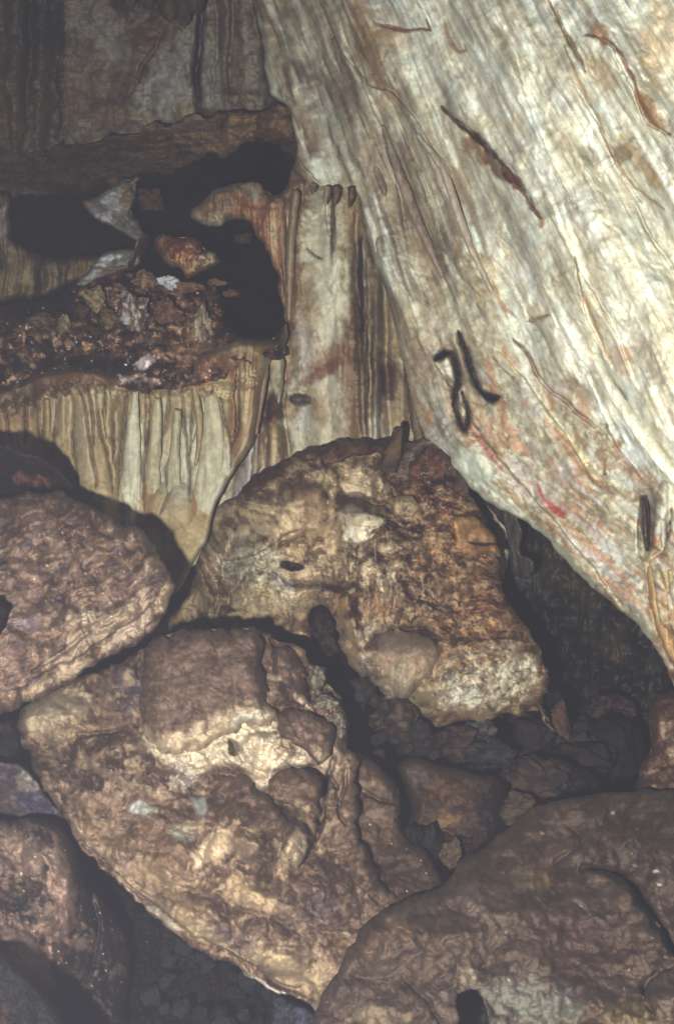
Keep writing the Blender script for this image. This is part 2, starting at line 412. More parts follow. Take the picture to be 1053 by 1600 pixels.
def loose_rock(name, u, v, Z, ru, rv, base, mat, seed, ang=0, gain=None, nlat=40, nlon=56, tint=None, knob=0.28, depth=0.8):
    """free standing broken stone, ru/rv radii in photo pixels"""
    th = np.linspace(0.02, math.pi - 0.02, nlat); ph = np.linspace(0, 2 * math.pi, nlon, endpoint=False)
    TH, PH = np.meshgrid(th, ph, indexing='ij')
    x = np.sin(TH) * np.cos(PH); y = np.sin(TH) * np.sin(PH); z = np.cos(TH)
    rg = np.random.default_rng(seed)
    # cut by random planes for a broken look
    r = np.ones_like(x)
    for k in range(11):
        nrm = rg.normal(size=3); nrm /= np.linalg.norm(nrm); dd = rg.uniform(0.55, 0.9)
        dt = x * nrm[0] + y * nrm[1] + z * nrm[2]
        r = np.minimum(r, np.where(dt > 0.05, dd / np.maximum(dt, 0.05), 9))
    ns = fbm(x * 1.7 + y + seed, z * 1.7 - y, 5, seed, 0.6); r = r * (1 + knob * ns)
    s = Z / F; a = math.radians(ang)
    X = x * r * ru * s; Zz = z * r * rv * s; Y = y * r * (ru + rv) / 2 * s * depth
    X, Zz = X * math.cos(a) - Zz * math.sin(a), X * math.sin(a) + Zz * math.cos(a)
    c0 = np.array([(u - W / 2) / F * Z, Z, -(v - H / 2) / F * Z])
    P = to_world((X + c0[0]).ravel(), (Y + c0[1]).ravel(), (Zz + c0[2]).ravel())
    i = np.arange(nlat - 1)[:, None] * nlon; j = np.arange(nlon)[None]
    q = np.stack([(i + j).ravel(), (i + nlon + j).ravel(), (i + nlon + (j + 1) % nlon).ravel(), (i + (j + 1) % nlon).ravel()], -1)
    n = nlat * nlon
    P = np.concatenate([P, P[:nlon].mean(0)[None], P[-nlon:].mean(0)[None]])
    t1 = np.stack([np.full(nlon, n), np.arange(nlon), (np.arange(nlon) + 1) % nlon], -1)
    b0 = (nlat - 1) * nlon
    t2 = np.stack([np.full(nlon, n + 1), b0 + (np.arange(nlon) + 1) % nlon, b0 + np.arange(nlon)], -1)
    if gain is None: gain = (Z / 4.0) ** 2
    base = tuple(.7 * np.array(base) + .3 * np.mean(base)); tint = None if tint is None else tuple(.75 * np.array(tint) + .25 * np.mean(tint))
    fb = fbm(x * 2.2 + seed, z * 2.2 + y, 5, seed + 5, 0.6).ravel()
    fb = np.concatenate([fb, [0, 0]])
    col = alb(base, gain)[None] * np.clip(1 + 0.9 * fb, 0.2, 2)[:, None]
    if tint is not None:
        m = sstep(-0.05, 0.3, fb)[:, None]; col = col * (1 - m) + alb(tint, gain) * m
    fl = np.stack([P[:, 0] * 100, P[:, 2] * 100, P[:, 1] * 0], -1) / 4
    return link_mesh(name, P, q, np.concatenate([t1, t2]), np.clip(col, .003, .85), fl, mat)

def taper(name, pts, mat, base, gain, parent=None, seg=20, seed=1):
    """stalactite / stub: pts = (u, v, Z, radius px)"""
    P = []; n = len(pts); K = 5
    C = np.array(pts, float); m = (n - 1) * K + 1
    t = np.linspace(0, n - 1, m); C = np.stack([np.interp(t, range(n), C[:, k]) for k in range(4)], -1)
    cen = [np.array([(a - W / 2) / F * Z, Z, -(b - H / 2) / F * Z]) for a, b, Z, r in C]
    A = np.linspace(0, 2 * math.pi, seg, endpoint=False)
    for i, (a, b, Z, r) in enumerate(C):
        rad = r * Z / F * (1 + 0.34 * fbm(np.cos(A) * 1.3 + i * 0.35, np.sin(A) * 1.3 + i * 0.5, 3, seed))
        d = cen[min(i + 1, m - 1)] - cen[max(i - 1, 0)]; d /= np.linalg.norm(d) + 1e-9
        e1 = np.cross(d, [0, 1, 0]); e1 /= np.linalg.norm(e1) + 1e-9; e2 = np.cross(d, e1)
        P.append(cen[i] + rad[:, None] * (np.cos(A)[:, None] * e1 + np.sin(A)[:, None] * e2))
    P = np.concatenate(P + [cen[0][None], cen[-1][None]])
    Wp = to_world(P[:, 0], P[:, 1], P[:, 2])
    i = np.arange(m - 1)[:, None] * seg; j = np.arange(seg)[None]
    q = np.stack([(i + j).ravel(), (i + (j + 1) % seg).ravel(), (i + seg + (j + 1) % seg).ravel(), (i + seg + j).ravel()], -1)
    t1 = np.stack([np.full(seg, m * seg), (np.arange(seg) + 1) % seg, np.arange(seg)], -1)
    b0 = (m - 1) * seg; t2 = np.stack([np.full(seg, m * seg + 1), b0 + np.arange(seg), b0 + (np.arange(seg) + 1) % seg], -1)
    nb = fbm(P[:, 0] * 30, P[:, 2] * 14, 4, seed)
    col = np.clip(alb(base, gain)[None] * np.clip(1 + 1.3 * nb, .2, 2)[:, None], .003, .85)
    fl = np.stack([P[:, 0] * 300, P[:, 2] * 30, P[:, 1] * 0], -1)
    return link_mesh(name, Wp, q, np.concatenate([t1, t2]), col, fl, mat, parent)

M_FLOW = rock_mat('pale_flowstone', rough=0.62, bump=0.3, scale=55, flow=0.1, spec=0.3, wet=0.2, var=0.10)
M_DRAPE = rock_mat('drapery_flowstone', rough=0.6, bump=0.3, scale=60, flow=0.2, spec=0.3, wet=0.2, var=0.12)
M_ROCK = rock_mat('broken_limestone', rough=0.62, bump=0.6, scale=80, flow=0.0, spec=0.22, wet=0.1, var=0.26)
M_MUD = rock_mat('muddy_limestone', rough=0.66, bump=0.5, scale=100, flow=0.0, spec=0.25, wet=0.15, var=0.2)
M_DARK = rock_mat('dark_dull_limestone', rough=0.75, bump=0.25, scale=30, spec=0.06, var=0.12)  # matte, low-gloss surface for the dark stones
M_BLACK = rock_mat('black_rubber', rough=0.9, bump=0.1, scale=60, spec=0.03, var=0.1)
M_WET = rock_mat('wet_dripstone', rough=0.25, bump=0.5, scale=60, flow=0.0, spec=0.6, wet=0.5, var=0.25)
_kn = [0]
def knob(parent, name, pts, ctrl, base, paints=(), T=.12, R=14, gain=1.4, mat=None, rough=2.5, label=None, amp_=.03, p=2.2, tint=None, contrast=.3):
    """a lump that stands out of its thing, a mesh of its own"""
    _kn[0] += 1; s = 400 + _kn[0]
    P = np.array(pts); sc_ = max(8.0, min(np.ptp(P[:, 0]), np.ptp(P[:, 1])))
    o = rock(name, pts, ctrl, base, [('n', tuple(np.array(base) * .8), .6, sc_ * .5, .1, .15, s), ('n', tuple(np.minimum(255, np.array(base) * 1.17)), .6, sc_ * .3, .15, .12, s + 1)] + list(paints),
             [('fbm', sc_ * .9, amp_ * 1.6, 3, s), ('fbm', 12, amp_ * .35, 4, s + 3), ('cell', sc_ * .45, amp_, s % 50, 1.3, 20)], edge=(R, T), edge_pow=p, thick=.1, step=1.8, rough=rough, mat=mat or M_ROCK, gain=gain, seed=s % 60, parent=parent, var=.35, tint=tint, contrast=contrast)
    if label: o['label'] = label
    return o
def fold(parent, name, path, Z, base, paints=(), T=.07, gain=1.4, label=None, amp_=.012):
    """rounded hanging fold: path = (u, v, half width), Z = depths at the top and at the bottom"""
    P = np.array(path, float); d = np.gradient(P[:, :2], axis=0); d /= np.linalg.norm(d, axis=1)[:, None]; n = np.stack([-d[:, 1], d[:, 0]], 1)
    pts = [tuple(q) for q in P[:, :2] + n * P[:, 2:]] + [tuple(q) for q in (P[:, :2] - n * P[:, 2:])[::-1]]
    _kn[0] += 1; s = 500 + _kn[0]
    o = rock(name, pts, [(P[0, 0], P[0, 1], Z[0]), (P[0, 0] + 20, P[0, 1], Z[0]), (P[-1, 0], P[-1, 1], Z[1])], base, [('f', tuple(np.array(base) * .84), .5, 7, 90, .1, .15, s), ('n', tuple(np.minimum(255, np.array(base) * 1.12)), .5, 12, .15, .12, s + 1)] + list(paints),
             [('fl', 12, 80, amp_, 2, s), ('fbm', 10, amp_ * .3, 3, s), ('fbm', 36, amp_, 2, s + 4)], edge=(P[:, 2].max(), T), edge_pow=2.0, thick=.06, step=1.8, rough=1.2, mat=M_DRAPE, gain=gain, seed=s % 60, parent=parent, warp=2, var=.2, tint=(1.08, 1.0, .9))
    if label: o['label'] = label
    return o
# ================================================================== the setting
def backdrop():
    us = np.arange(-900, 1960, 14.0); vs = np.arange(-700, 2300, 14.0)
    U, V = np.meshgrid(us, vs); u = U.ravel(); v = V.ravel()
    r = np.hypot((u - 526) / 1500, (v - 700) / 1600)
    Z = 9.6 - 4.2 * np.clip(r - 0.25, 0, 1) ** 1.3 + 0.5 * fbm(u / 260, v / 260, 5, 3) + 0.15 * ridged(u / 60, v / 200, 4, 8)
    c = Ctx(); c.uc = u; c.vc = v; c.T = u; c.S = v; c.var = 0.5
    c.na = fbm(u / 60, v / 90, 5, 4); c.nb = fbm(u / 150, v / 150, 4, 5); c.nf = fbm(u / 20, v / 150, 4, 6); c.nc = c.nb
    col = paint(c, (74, 70, 72), [('n', (84, 78, 72), .6, 120, .1, .2, 3)], 5.0)
    i = np.arange(len(vs) - 1)[:, None] * len(us); j = np.arange(len(us) - 1)[None]; k = len(us)
    q = np.stack([(i + j).ravel(), (i + k + j).ravel(), (i + k + j + 1).ravel(), (i + j + 1).ravel()], -1)
    P = to_world((u - W / 2) / F * Z, Z, -(v - H / 2) / F * Z)
    o = link_mesh('cave_wall', P, q, None, col, np.stack([u / 8, v / 60, 0 * u], -1), M_ROCK); o['kind'] = 'structure'
    xs = np.arange(-6, 6.01, 0.06); ys = np.arange(0.4, 10.0, 0.06)
    X, Y = np.meshgrid(xs, ys); X = X.ravel(); Y = Y.ravel()
    Zf = -1.3 + 0.16 * np.clip(Y - 4, 0, 6) + 0.12 * fbm(X * 1.2, Y * 1.2, 4, 9) + 0.05 * ridged(X * 4, Y * 4, 3, 5)
    i = np.arange(len(ys) - 1)[:, None] * len(xs); j = np.arange(len(xs) - 1)[None]; k = len(xs)
    q = np.stack([(i + j).ravel(), (i + j + 1).ravel(), (i + k + j + 1).ravel(), (i + k + j).ravel()], -1)
    n = fbm(X * 3, Y * 3, 4, 7)
    col = alb((80, 72, 72), 1.2)[None] * np.clip(1 + 0.8 * n, .2, 2)[:, None]
    o = link_mesh('cave_floor', np.stack([X, Y, Zf], -1), q, None, col, np.stack([X * 30, Y * 30, 0 * X], -1), M_MUD); o['kind'] = 'structure'
backdrop()

def FV(u, v): return u, v
# ================================================================== great leaning flowstone wall on the right
_vk = np.array([-300, 0, 60, 300, 400, 520, 660, 740, 800, 1010, 1080, 1300.])
_uk = np.array([375, 455, 478, 560, 585, 630, 668, 715, 790, 1030, 1110, 1380.])
def flow_slope(u, v):
    uL = np.interp(v, _vk, _uk); uR = 1010 + 0.66 * v
    return (u - uL) / (uR - uL) * 560.0, v * 1.0
slope_poly = [(398, -250), (400, 0), (412, 70), (422, 145), (452, 172), (464, 230), (460, 262), (478, 284), (500, 290), (522, 296), (546, 296), (562, 306),
  (570, 345), (584, 405), (600, 445), (614, 500), (628, 560), (640, 610), (652, 655), (668, 690), (692, 712), (715, 738), (738, 765), (765, 787), (795, 802),
  (826, 818), (852, 842), (882, 874), (915, 910), (950, 938), (985, 968), (1015, 1000), (1040, 1042), (1056, 1080), (1110, 1150), (1280, 1290), (1280, -250)]
slope_ctrl = [(400, 0, 5.75), (430, 160, 5.5), (500, 290, 5.2), (565, 330, 5.15), (600, 450, 5.1), (650, 650, 4.85), (715, 738, 4.7), (800, 805, 4.5), (950, 940, 4.05),
  (1053, 1075, 3.75), (1053, 600, 3.75), (1053, 200, 3.7), (1053, -100, 3.9), (800, 0, 4.3), (800, 400, 4.3), (640, 60, 4.85), (560, 60, 5.2), (1250, 600, 3.2), (1250, 1250, 3.2)]
slope_rel = [('fl', 26, 160, .014, 1, 16), ('fl', 20, 70, .010, 3, 26), ('fbm', 24, .012, 4, 27), ('scale', 90, 40, 58, .02, 28), ('step', .04, 40, [(900, 330), (860, 250), (820, 150), (800, 60)]), ('step', .04, 40, [(1000, 620), (950, 500), (880, 380), (840, 300)]), ('step', .04, 36, [(860, 560), (800, 450), (760, 400)]),
  ('fl', 120, 420, .18, 2, 3), ('fl', 60, 200, .04, 1, 13), ('fbm', 9, .0025, 3, 18), ('in', (830, 760, 300, 150, 46), [('fl', 16, 60, .012, 3, 61), ('fbm', 26, .02, 3, 62)]), ('in', (620, 330, 80, 380, -19), [('fl', 14, 120, .012, 2, 71), ('fbm', 24, .012, 3, 72)]), ('fbm', 70, .035, 3, 5), ('fbm', 20, .004, 4, 9), 
  # steps where thin sheets of flowstone overlap
  ('step', .10, 60, [(560, 400), (535, 330), (470, 250), (420, 150)]),
  ('step', .09, 40, [(735, 385), (715, 330), (700, 262), (672, 228), (650, 190), (612, 145), (575, 132), (548, 90), (527, 20)]),
  ('step', .07, 34, [(640, 400), (622, 300), (600, 210), (560, 120), (520, 60), (500, 0)]),
  ('step', .05, 26, [(700, 420), (668, 300), (640, 235), (618, 180)]),
  ('groove', 6, .05, [(683, 160), (715, 190), (750, 222), (778, 248), (800, 268), (815, 296), (846, 346)]),
  ('step', .06, 26, [(846, 346), (815, 296), (800, 268), (775, 246), (745, 216), (700, 178)]),
  ('groove', 2.5, .04, [(585, 36), (607, 42), (632, 49), (655, 46), (668, 44)]), ('groove', 2.5, .03, [(690, 30), (704, 66), (718, 82), (728, 80), (722, 62)]),
  ('groove', 3, .05, [(860, 0), (882, 50), (906, 95), (918, 120)]), ('step', .05, 30, [(1010, 330), (965, 262), (935, 200), (905, 150), (880, 100)]),
  ('step', .06, 40, [(1060, 215), (1012, 195), (985, 135), (955, 75), (925, 55), (905, 50)]),
  ('step', .05, 30, [(960, 578), (940, 545), (915, 495), (905, 440), (895, 400)]),
  ('groove', 2.5, .04, [(822, 503), (836, 500), (850, 495), (866, 493)]),
  ('step', .05, 24, [(930, 760), (905, 715), (880, 672), (860, 650), (828, 602), (800, 572), (778, 552), (752, 532)]),
  ('groove', 3, .05, [(800, 528), (822, 552), (838, 585), (855, 607), (882, 626), (905, 648), (948, 682)]),
  ('step', .05, 28, [(1010, 760), (960, 690), (920, 600), (900, 560)]), ('step', .06, 30, [(990, 985), (930, 890), (870, 820), (800, 740), (760, 690), (700, 600), (650, 520)]),
  ('groove', 3, .04, [(1053, 760), (1010, 700), (975, 640), (930, 560)]), ('groove', 3, .04, [(1053, 420), (1010, 360), (985, 310)]),
  # the two open slots eaten through the crust
  ('groove', 4.6, .16, [(682, 562), (687, 555), (696, 551), (705, 553), (711, 564), (715, 582), (717, 600), (713, 616), (711, 634), (714, 648), (720, 660), (727, 669), (732, 658), (731, 640), (726, 622), (719, 604)]), ('groove', 4.6, .16, [(714, 516), (720, 532), (727, 550), (735, 575), (744, 596), (754, 613), (764, 622), (776, 622), (784, 612)]), ('groove', 6, .12, [(680, 562), (692, 550), (708, 556)]), ('groove', 6, .12, [(752, 612), (768, 624), (786, 614)]),
  # channels at the right border
  ('dome', 1008, 820, 15, 60, 4, -.12, 1), ('groove', 4, .06, [(1016, 870), (1032, 862), (1044, 830), (1048, 790)]), ('dome', 1030, 800, 12, 50, 8, .06),
  ('dome', 1030, 930, 14, 60, -12, .06), ('groove', 4, .06, [(1012, 880), (1018, 930), (1030, 985), (1050, 1030)]), ('dome', 1060, 960, 16, 60, -8, .06),
  ('poly', .05, 14, [(660, 700), (705, 660), (760, 700), (800, 770), (790, 800), (740, 765)]),
]
slope_paint = [
  ('f', (196, 205, 192), .6, 90, 260, .0, .2, 4), ('f', (166, 164, 140), .5, 60, 160, .15, .18, 5), ('f', (150, 148, 136), .35, 30, 110, .3, .12, 6), ('f', (174, 186, 188), .6, 50, 130, .15, .15, 15), ('f', (206, 210, 192), .3, 30, 110, .2, .15, 7), ('n', (204, 208, 186), .4, 12, .15, .12, 51), ('w', (150, 130, 106), .35, 70, .02, 58), ('scale', (140, 122, 98), .4, 90, 40, 58, 28, .85), ('n', (158, 148, 122), .35, 18, .25, .1, 52), ('n', (150, 152, 150), .3, 28, .25, .12, 53),
  ('n', (182, 166, 130), .5, 70, .18, .15, 8), ('n', (150, 128, 100), .4, 26, .4, .08, 9),
  # lower left half is browner and streakier
  ('p', (140, 132, 116), .8, 50, [(520, -100), (560, 100), (600, 150), (660, 225), (735, 385), (800, 520), (880, 640), (960, 760), (1080, 860), (1180, 1200), (800, 1000), (600, 600), (400, 250), (380, -100)]),
  ('p', (112, 102, 98), .9, 26, [(400, -200), (520, -200), (535, 40), (560, 110), (585, 138), (612, 150), (655, 215), (680, 262), (705, 320), (730, 400), (700, 420), (640, 380), (600, 400), (560, 340), (520, 220), (480, 200), (400, 150)]),
  ('p', (88, 78, 74), .9, 14, [(395, -200), (450, -200), (452, 40), (490, 160), (500, 230), (455, 262), (420, 150), (400, 60)]),
  ('b', (120, 114, 102), .8, 440, 40, 60, 10, 66), ('b', (104, 92, 84), .8, 485, 220, 50, 18, 66), ('b', (104, 74, 62), .8, 470, 250, 20, 36, 0),
  ('f', (156, 148, 128), .45, 20, 160, .12, .12, 21), ('f', (104, 96, 94), .4, 16, 180, .2, .1, 22),
  ('b', (168, 174, 164), .9, 520, 262, 36, 24, 20), ('b', (150, 156, 150), .8, 505, 200, 12, 60, -25), ('b', (176, 182, 172), .9, 598, 372, 12, 66, -16), ('b', (176, 182, 174), .8, 620, 440, 14, 60, -22), ('b', (150, 150, 142), .7, 668, 288, 16, 60, -22),
  ('b', (128, 106, 74), .75, 735, 440, 26, 44, -20), ('b', (140, 112, 88), .75, 660, 400, 12, 60, -20), ('b', (120, 108, 92), .8, 690, 400, 12, 90, -20), ('b', (146, 118, 88), .6, 640, 500, 12, 90, -14), ('b', (112, 100, 96), .7, 560, 200, 10, 110, -22),
  ('f', (164, 150, 122), .4, 30, 200, .1, .12, 23), ('f', (126, 104, 88), .4, 15, 130, .25, .1, 24), ('f', (186, 190, 176), .4, 18, 110, .24, .1, 25),
  # rust streaks, browns
  ('b', (124, 86, 62), .85, 578, 92, 18, 44, -20), ('b', (140, 106, 78), .8, 566, 40, 24, 46, -15), ('b', (120, 92, 70), .8, 608, 150, 18, 36, -35), ('b', (136, 110, 82), .7, 600, 60, 20, 22, 0),
  ('l', (112, 72, 52), .9, 3.6, [(583, 34), (605, 42), (632, 49), (658, 45), (670, 46), (664, 22)]), ('l', (130, 92, 64), .8, 3, [(690, 30), (704, 66), (718, 82), (728, 80), (722, 60)]),
  ('b', (136, 104, 76), .9, 748, 236, 44, 15, 46), ('b', (112, 84, 64), .9, 778, 262, 34, 9, 46), ('b', (84, 66, 58), .95, 797, 276, 20, 7, 50), ('l', (80, 60, 52), .95, 6.5, [(690, 166), (715, 190), (750, 222), (780, 250), (802, 270)]), ('l', (104, 74, 56), .9, 8, [(790, 262), (806, 280), (822, 310), (846, 346)]),
  ('l', (130, 92, 68), .8, 6, [(846, 340), (844, 355), (836, 366)]), ('b', (140, 116, 92), .75, 722, 300, 9, 60, -24), ('b', (136, 110, 84), .7, 700, 330, 8, 50, -24),
  ('l', (118, 88, 64), .85, 4.5, [(856, 0), (882, 50), (906, 95), (918, 120)]), ('l', (122, 94, 72), .8, 4, [(880, 70), (905, 130), (935, 190), (955, 240), (990, 290), (1040, 330)]),
  ('b', (132, 98, 70), .85, 938, 52, 26, 12, 40), ('l', (110, 76, 54), .9, 4.5, [(915, 56), (945, 60), (970, 85), (990, 125), (1000, 160), (1022, 195), (1053, 212)]), ('b', (124, 92, 66), .85, 1014, 172, 14, 34, -30), ('b', (136, 108, 78), .8, 996, 250, 12, 48, -35), ('b', (120, 98, 80), .8, 972, 240, 18, 14, 0), ('b', (150, 124, 92), .7, 940, 110, 18, 34, -30), ('b', (140, 120, 92), .7, 1020, 90, 16, 40, -10),
  ('b', (120, 112, 104), .7, 922, 246, 16, 10, 40), ('b', (190, 166, 132), .7, 1040, 60, 30, 50, 0), ('b', (190, 172, 142), .6, 1035, 560, 20, 60, 0),
  ('l', (112, 92, 76), .9, 2.4, [(822, 503), (836, 500), (850, 495), (866, 493)]), ('l', (138, 108, 82), .8, 4.5, [(768, 440), (782, 476), (812, 500)]), ('l', (130, 100, 78), .7, 2.6, [(745, 475), (757, 505), (756, 536), (742, 545)]),
  ('l', (126, 96, 76), .8, 3.2, [(895, 400), (908, 450), (925, 500), (945, 545), (962, 578)]), ('b', (152, 116, 92), .7, 975, 560, 18, 20, 0), ('b', (130, 120, 112), .7, 1012, 560, 18, 60, -25), ('l', (112, 96, 84), .7, 2.6, [(930, 560), (960, 620), (1010, 690), (1053, 745)]),
  ('b', (112, 96, 84), .85, 905, 612, 30, 13, 38), ('b', (118, 98, 84), .8, 905, 660, 60, 14, 46), ('b', (110, 92, 80), .8, 955, 710, 40, 22, 50), ('l', (90, 74, 68), .9, 4, [(800, 528), (822, 552), (838, 585), (855, 607), (882, 626), (905, 648), (948, 682)]), ('l', (88, 72, 66), .85, 4, [(948, 660), (950, 690), (945, 740), (960, 790)]), ('l', (92, 72, 62), .8, 4, [(955, 655), (975, 690), (985, 715)]),
  ('l', (176, 166, 128), .9, 9, [(775, 548), (815, 595), (858, 650), (886, 682), (912, 716), (936, 760)]), ('l', (104, 88, 78), .85, 2.6, [(768, 556), (808, 602), (850, 660), (876, 690), (905, 735)]),
  ('b', (160, 168, 172), .75, 1000, 700, 26, 40, -40), ('b', (140, 128, 92), .7, 1030, 690, 9, 34, -20), ('b', (152, 144, 142), .7, 850, 720, 70, 16, 52),
  ('b', (146, 104, 82), .65, 775, 690, 66, 20, 56), ('b', (140, 100, 84), .6, 745, 640, 50, 12, 56), ('l', (134, 66, 54), .85, 4, [(720, 650), (745, 680), (765, 712)]), ('l', (138, 64, 58), .85, 5, [(838, 760), (850, 782), (868, 800)]), ('b', (140, 50, 48), .95, 872, 797, 12, 7, 35, .5), ('b', (138, 62, 54), .8, 857, 784, 14, 4, 52, .5),
  ('b', (180, 188, 176), .85, 742, 732, 44, 22, 45), ('b', (176, 180, 158), .8, 790, 790, 50, 9, 35), ('l', (170, 178, 168), .9, 7, [(720, 738), (760, 775), (800, 796), (850, 832), (900, 888), (930, 915)]),
  ('b', (150, 132, 104), .6, 880, 850, 60, 14, 48), ('b', (112, 100, 86), .8, 928, 845, 34, 14, 40), ('b', (128, 136, 144), .85, 985, 925, 80, 20, 50), ('b', (150, 154, 146), .7, 1000, 960, 60, 7, 48), ('f', (110, 106, 102), .4, 8, 90, .25, .1, 31),
  ('b', (70, 54, 52), 1, 1008, 822, 8, 50, 3, .4), ('b', (98, 76, 64), .9, 1030, 850, 18, 46, 5), ('b', (146, 150, 146), .7, 1034, 810, 7, 34, 10), ('l', (76, 58, 56), .95, 4, [(1018, 874), (1034, 862), (1044, 830), (1050, 790)]),
  ('b', (132, 104, 72), .85, 1036, 960, 24, 80, -14), ('b', (156, 144, 100), .8, 1020, 920, 7, 60, -12), ('b', (96, 66, 54), .8, 1050, 1010, 14, 50, -14), ('b', (108, 84, 62), .8, 1010, 780, 20, 22, 0),
  ('v', (110, 92, 80), .45, 44, 190, .03, 41), ('v', (130, 114, 100), .25, 24, 120, .04, 42),
  ('in', (830, 760, 300, 150, 46), [('f', (136, 114, 90), .65, 22, 60, .05, .14, 61), ('f', (146, 140, 122), .5, 34, 90, .15, .12, 62), ('f', (110, 88, 76), .55, 12, 60, .25, .1, 63), ('n', (166, 172, 154), .5, 13, .15, .12, 64), ('n', (124, 104, 84), .5, 10, .25, .1, 65), ('f', (150, 104, 80), .6, 18, 60, .2, .1, 66), ('f', (150, 148, 158), .35, 26, 80, .3, .1, 67)]),
  ('in', (620, 330, 80, 380, -19), [('f', (118, 104, 96), .6, 14, 120, .0, .14, 71), ('f', (144, 132, 108), .5, 20, 100, .15, .12, 72), ('f', (92, 80, 76), .6, 9, 110, .22, .1, 73), ('f', (166, 164, 148), .5, 12, 110, .3, .1, 74), ('n', (126, 108, 90), .4, 12, .2, .1, 75)]),
  ('b', (160, 168, 156), .8, 742, 732, 40, 18, 45), ('l', (150, 156, 144), .9, 4, [(720, 740), (760, 778), (800, 800), (850, 838), (900, 890), (930, 918)]), ('l', (138, 76, 62), .75, 5, [(722, 652), (745, 680), (765, 712), (790, 740)]), ('l', (140, 66, 58), .8, 4, [(838, 756), (850, 780), (866, 796)]), ('b', (140, 54, 50), .9, 868, 796, 15, 7, 35, .8),
  ('l', (116, 98, 86), .6, 14, [(690, 560), (706, 556), (714, 590), (712, 640), (726, 668), (730, 640)]), ('l', (116, 98, 86), .6, 12, [(716, 522), (735, 575), (750, 612), (780, 618)]),
  # black rims of the two slots
  ('l', (62, 56, 60), 1, 4.6, [(682, 562), (687, 555), (696, 551), (705, 553), (711, 564), (715, 582), (717, 600), (713, 616), (711, 634), (714, 648), (720, 660), (727, 669), (732, 658), (731, 640), (726, 622), (719, 604)]), ('l', (62, 56, 60), 1, 4.6, [(714, 516), (720, 532), (727, 550), (735, 575), (744, 596), (754, 613), (764, 622), (776, 622), (784, 612)]), ('l', (62, 56, 60), .95, 6, [(680, 562), (692, 550), (708, 556)]), ('l', (62, 56, 60), .95, 6, [(752, 612), (768, 624), (786, 614)]),
('b', (66, 58, 60), .9, 692, 556, 10, 4, -10, .8), ('b', (66, 58, 60), .8, 735, 572, 4, 14, -20, .8), ('b', (66, 58, 60), .9, 768, 619, 10, 4, 10, .8), ('b', (190, 194, 184), .6, 700, 575, 5, 14, -22, .6),
]
slope = rock('leaning_flowstone_wall', slope_poly, slope_ctrl, (178, 184, 172), slope_paint, slope_rel, edge=(16, .07), thick=.5, step=2.0, rough=2.2,
             mat=M_FLOW, flow=flow_slope, flow_scale=(16, 120), warp=2.2, seed=3, var=.10, gain=2.0, tint=(1.03, 1.03, .95))
tag(slope, 'great pale cream flowstone wall leaning down across the right side, streaked with rust and grey', 'flowstone wall')

def slope_fold(path, base, gain=1.8, name='rib', off=.012, T=.035, **k):
    P = np.array(path, float); z = tps(slope_ctrl, P[:, 0], P[:, 1])
    return fold(slope, name, path, (z[0] - off, z[-1] - off), base, gain=gain, T=T, **k)
slope_fold([(572, 322, 4), (590, 368, 11), (610, 420, 13), (630, 470, 9), (650, 525, 4)], (164, 170, 158))
slope_fold([(652, 210, 3), (690, 262, 6), (714, 328, 7), (736, 388, 6), (768, 455, 3)], (150, 142, 128))
slope_fold([(598, 195, 3), (625, 275, 8), (655, 350, 8), (692, 432, 4)], (122, 110, 102))
slope_fold([(520, 60, 4), (548, 130, 8), (575, 210, 9), (600, 300, 5)], (118, 106, 98))
slope_fold([(928, 560, 4), (962, 620, 10), (1010, 688, 12), (1060, 750, 11)], (178, 182, 166))
slope_fold([(1016, 884, 6), (1024, 930, 11), (1036, 980, 11), (1056, 1030, 9)], (144, 116, 82), T=.06, off=.05)
slope_fold([(1046, 890, 6), (1058, 945, 10), (1076, 1010, 9)], (146, 132, 90), T=.06, off=.05)
slope_fold([(1030, 772, 4), (1034, 812, 7), (1036, 856, 4)], (144, 140, 132), T=.05, off=.05)
dc = slope_fold([(1004, 774, 5), (1007, 815, 7), (1011, 862, 4)], (72, 56, 54), T=.05, off=.05, name='drip_channel', label='dark wet glossy drip channel')
dc.data.materials[0] = M_WET
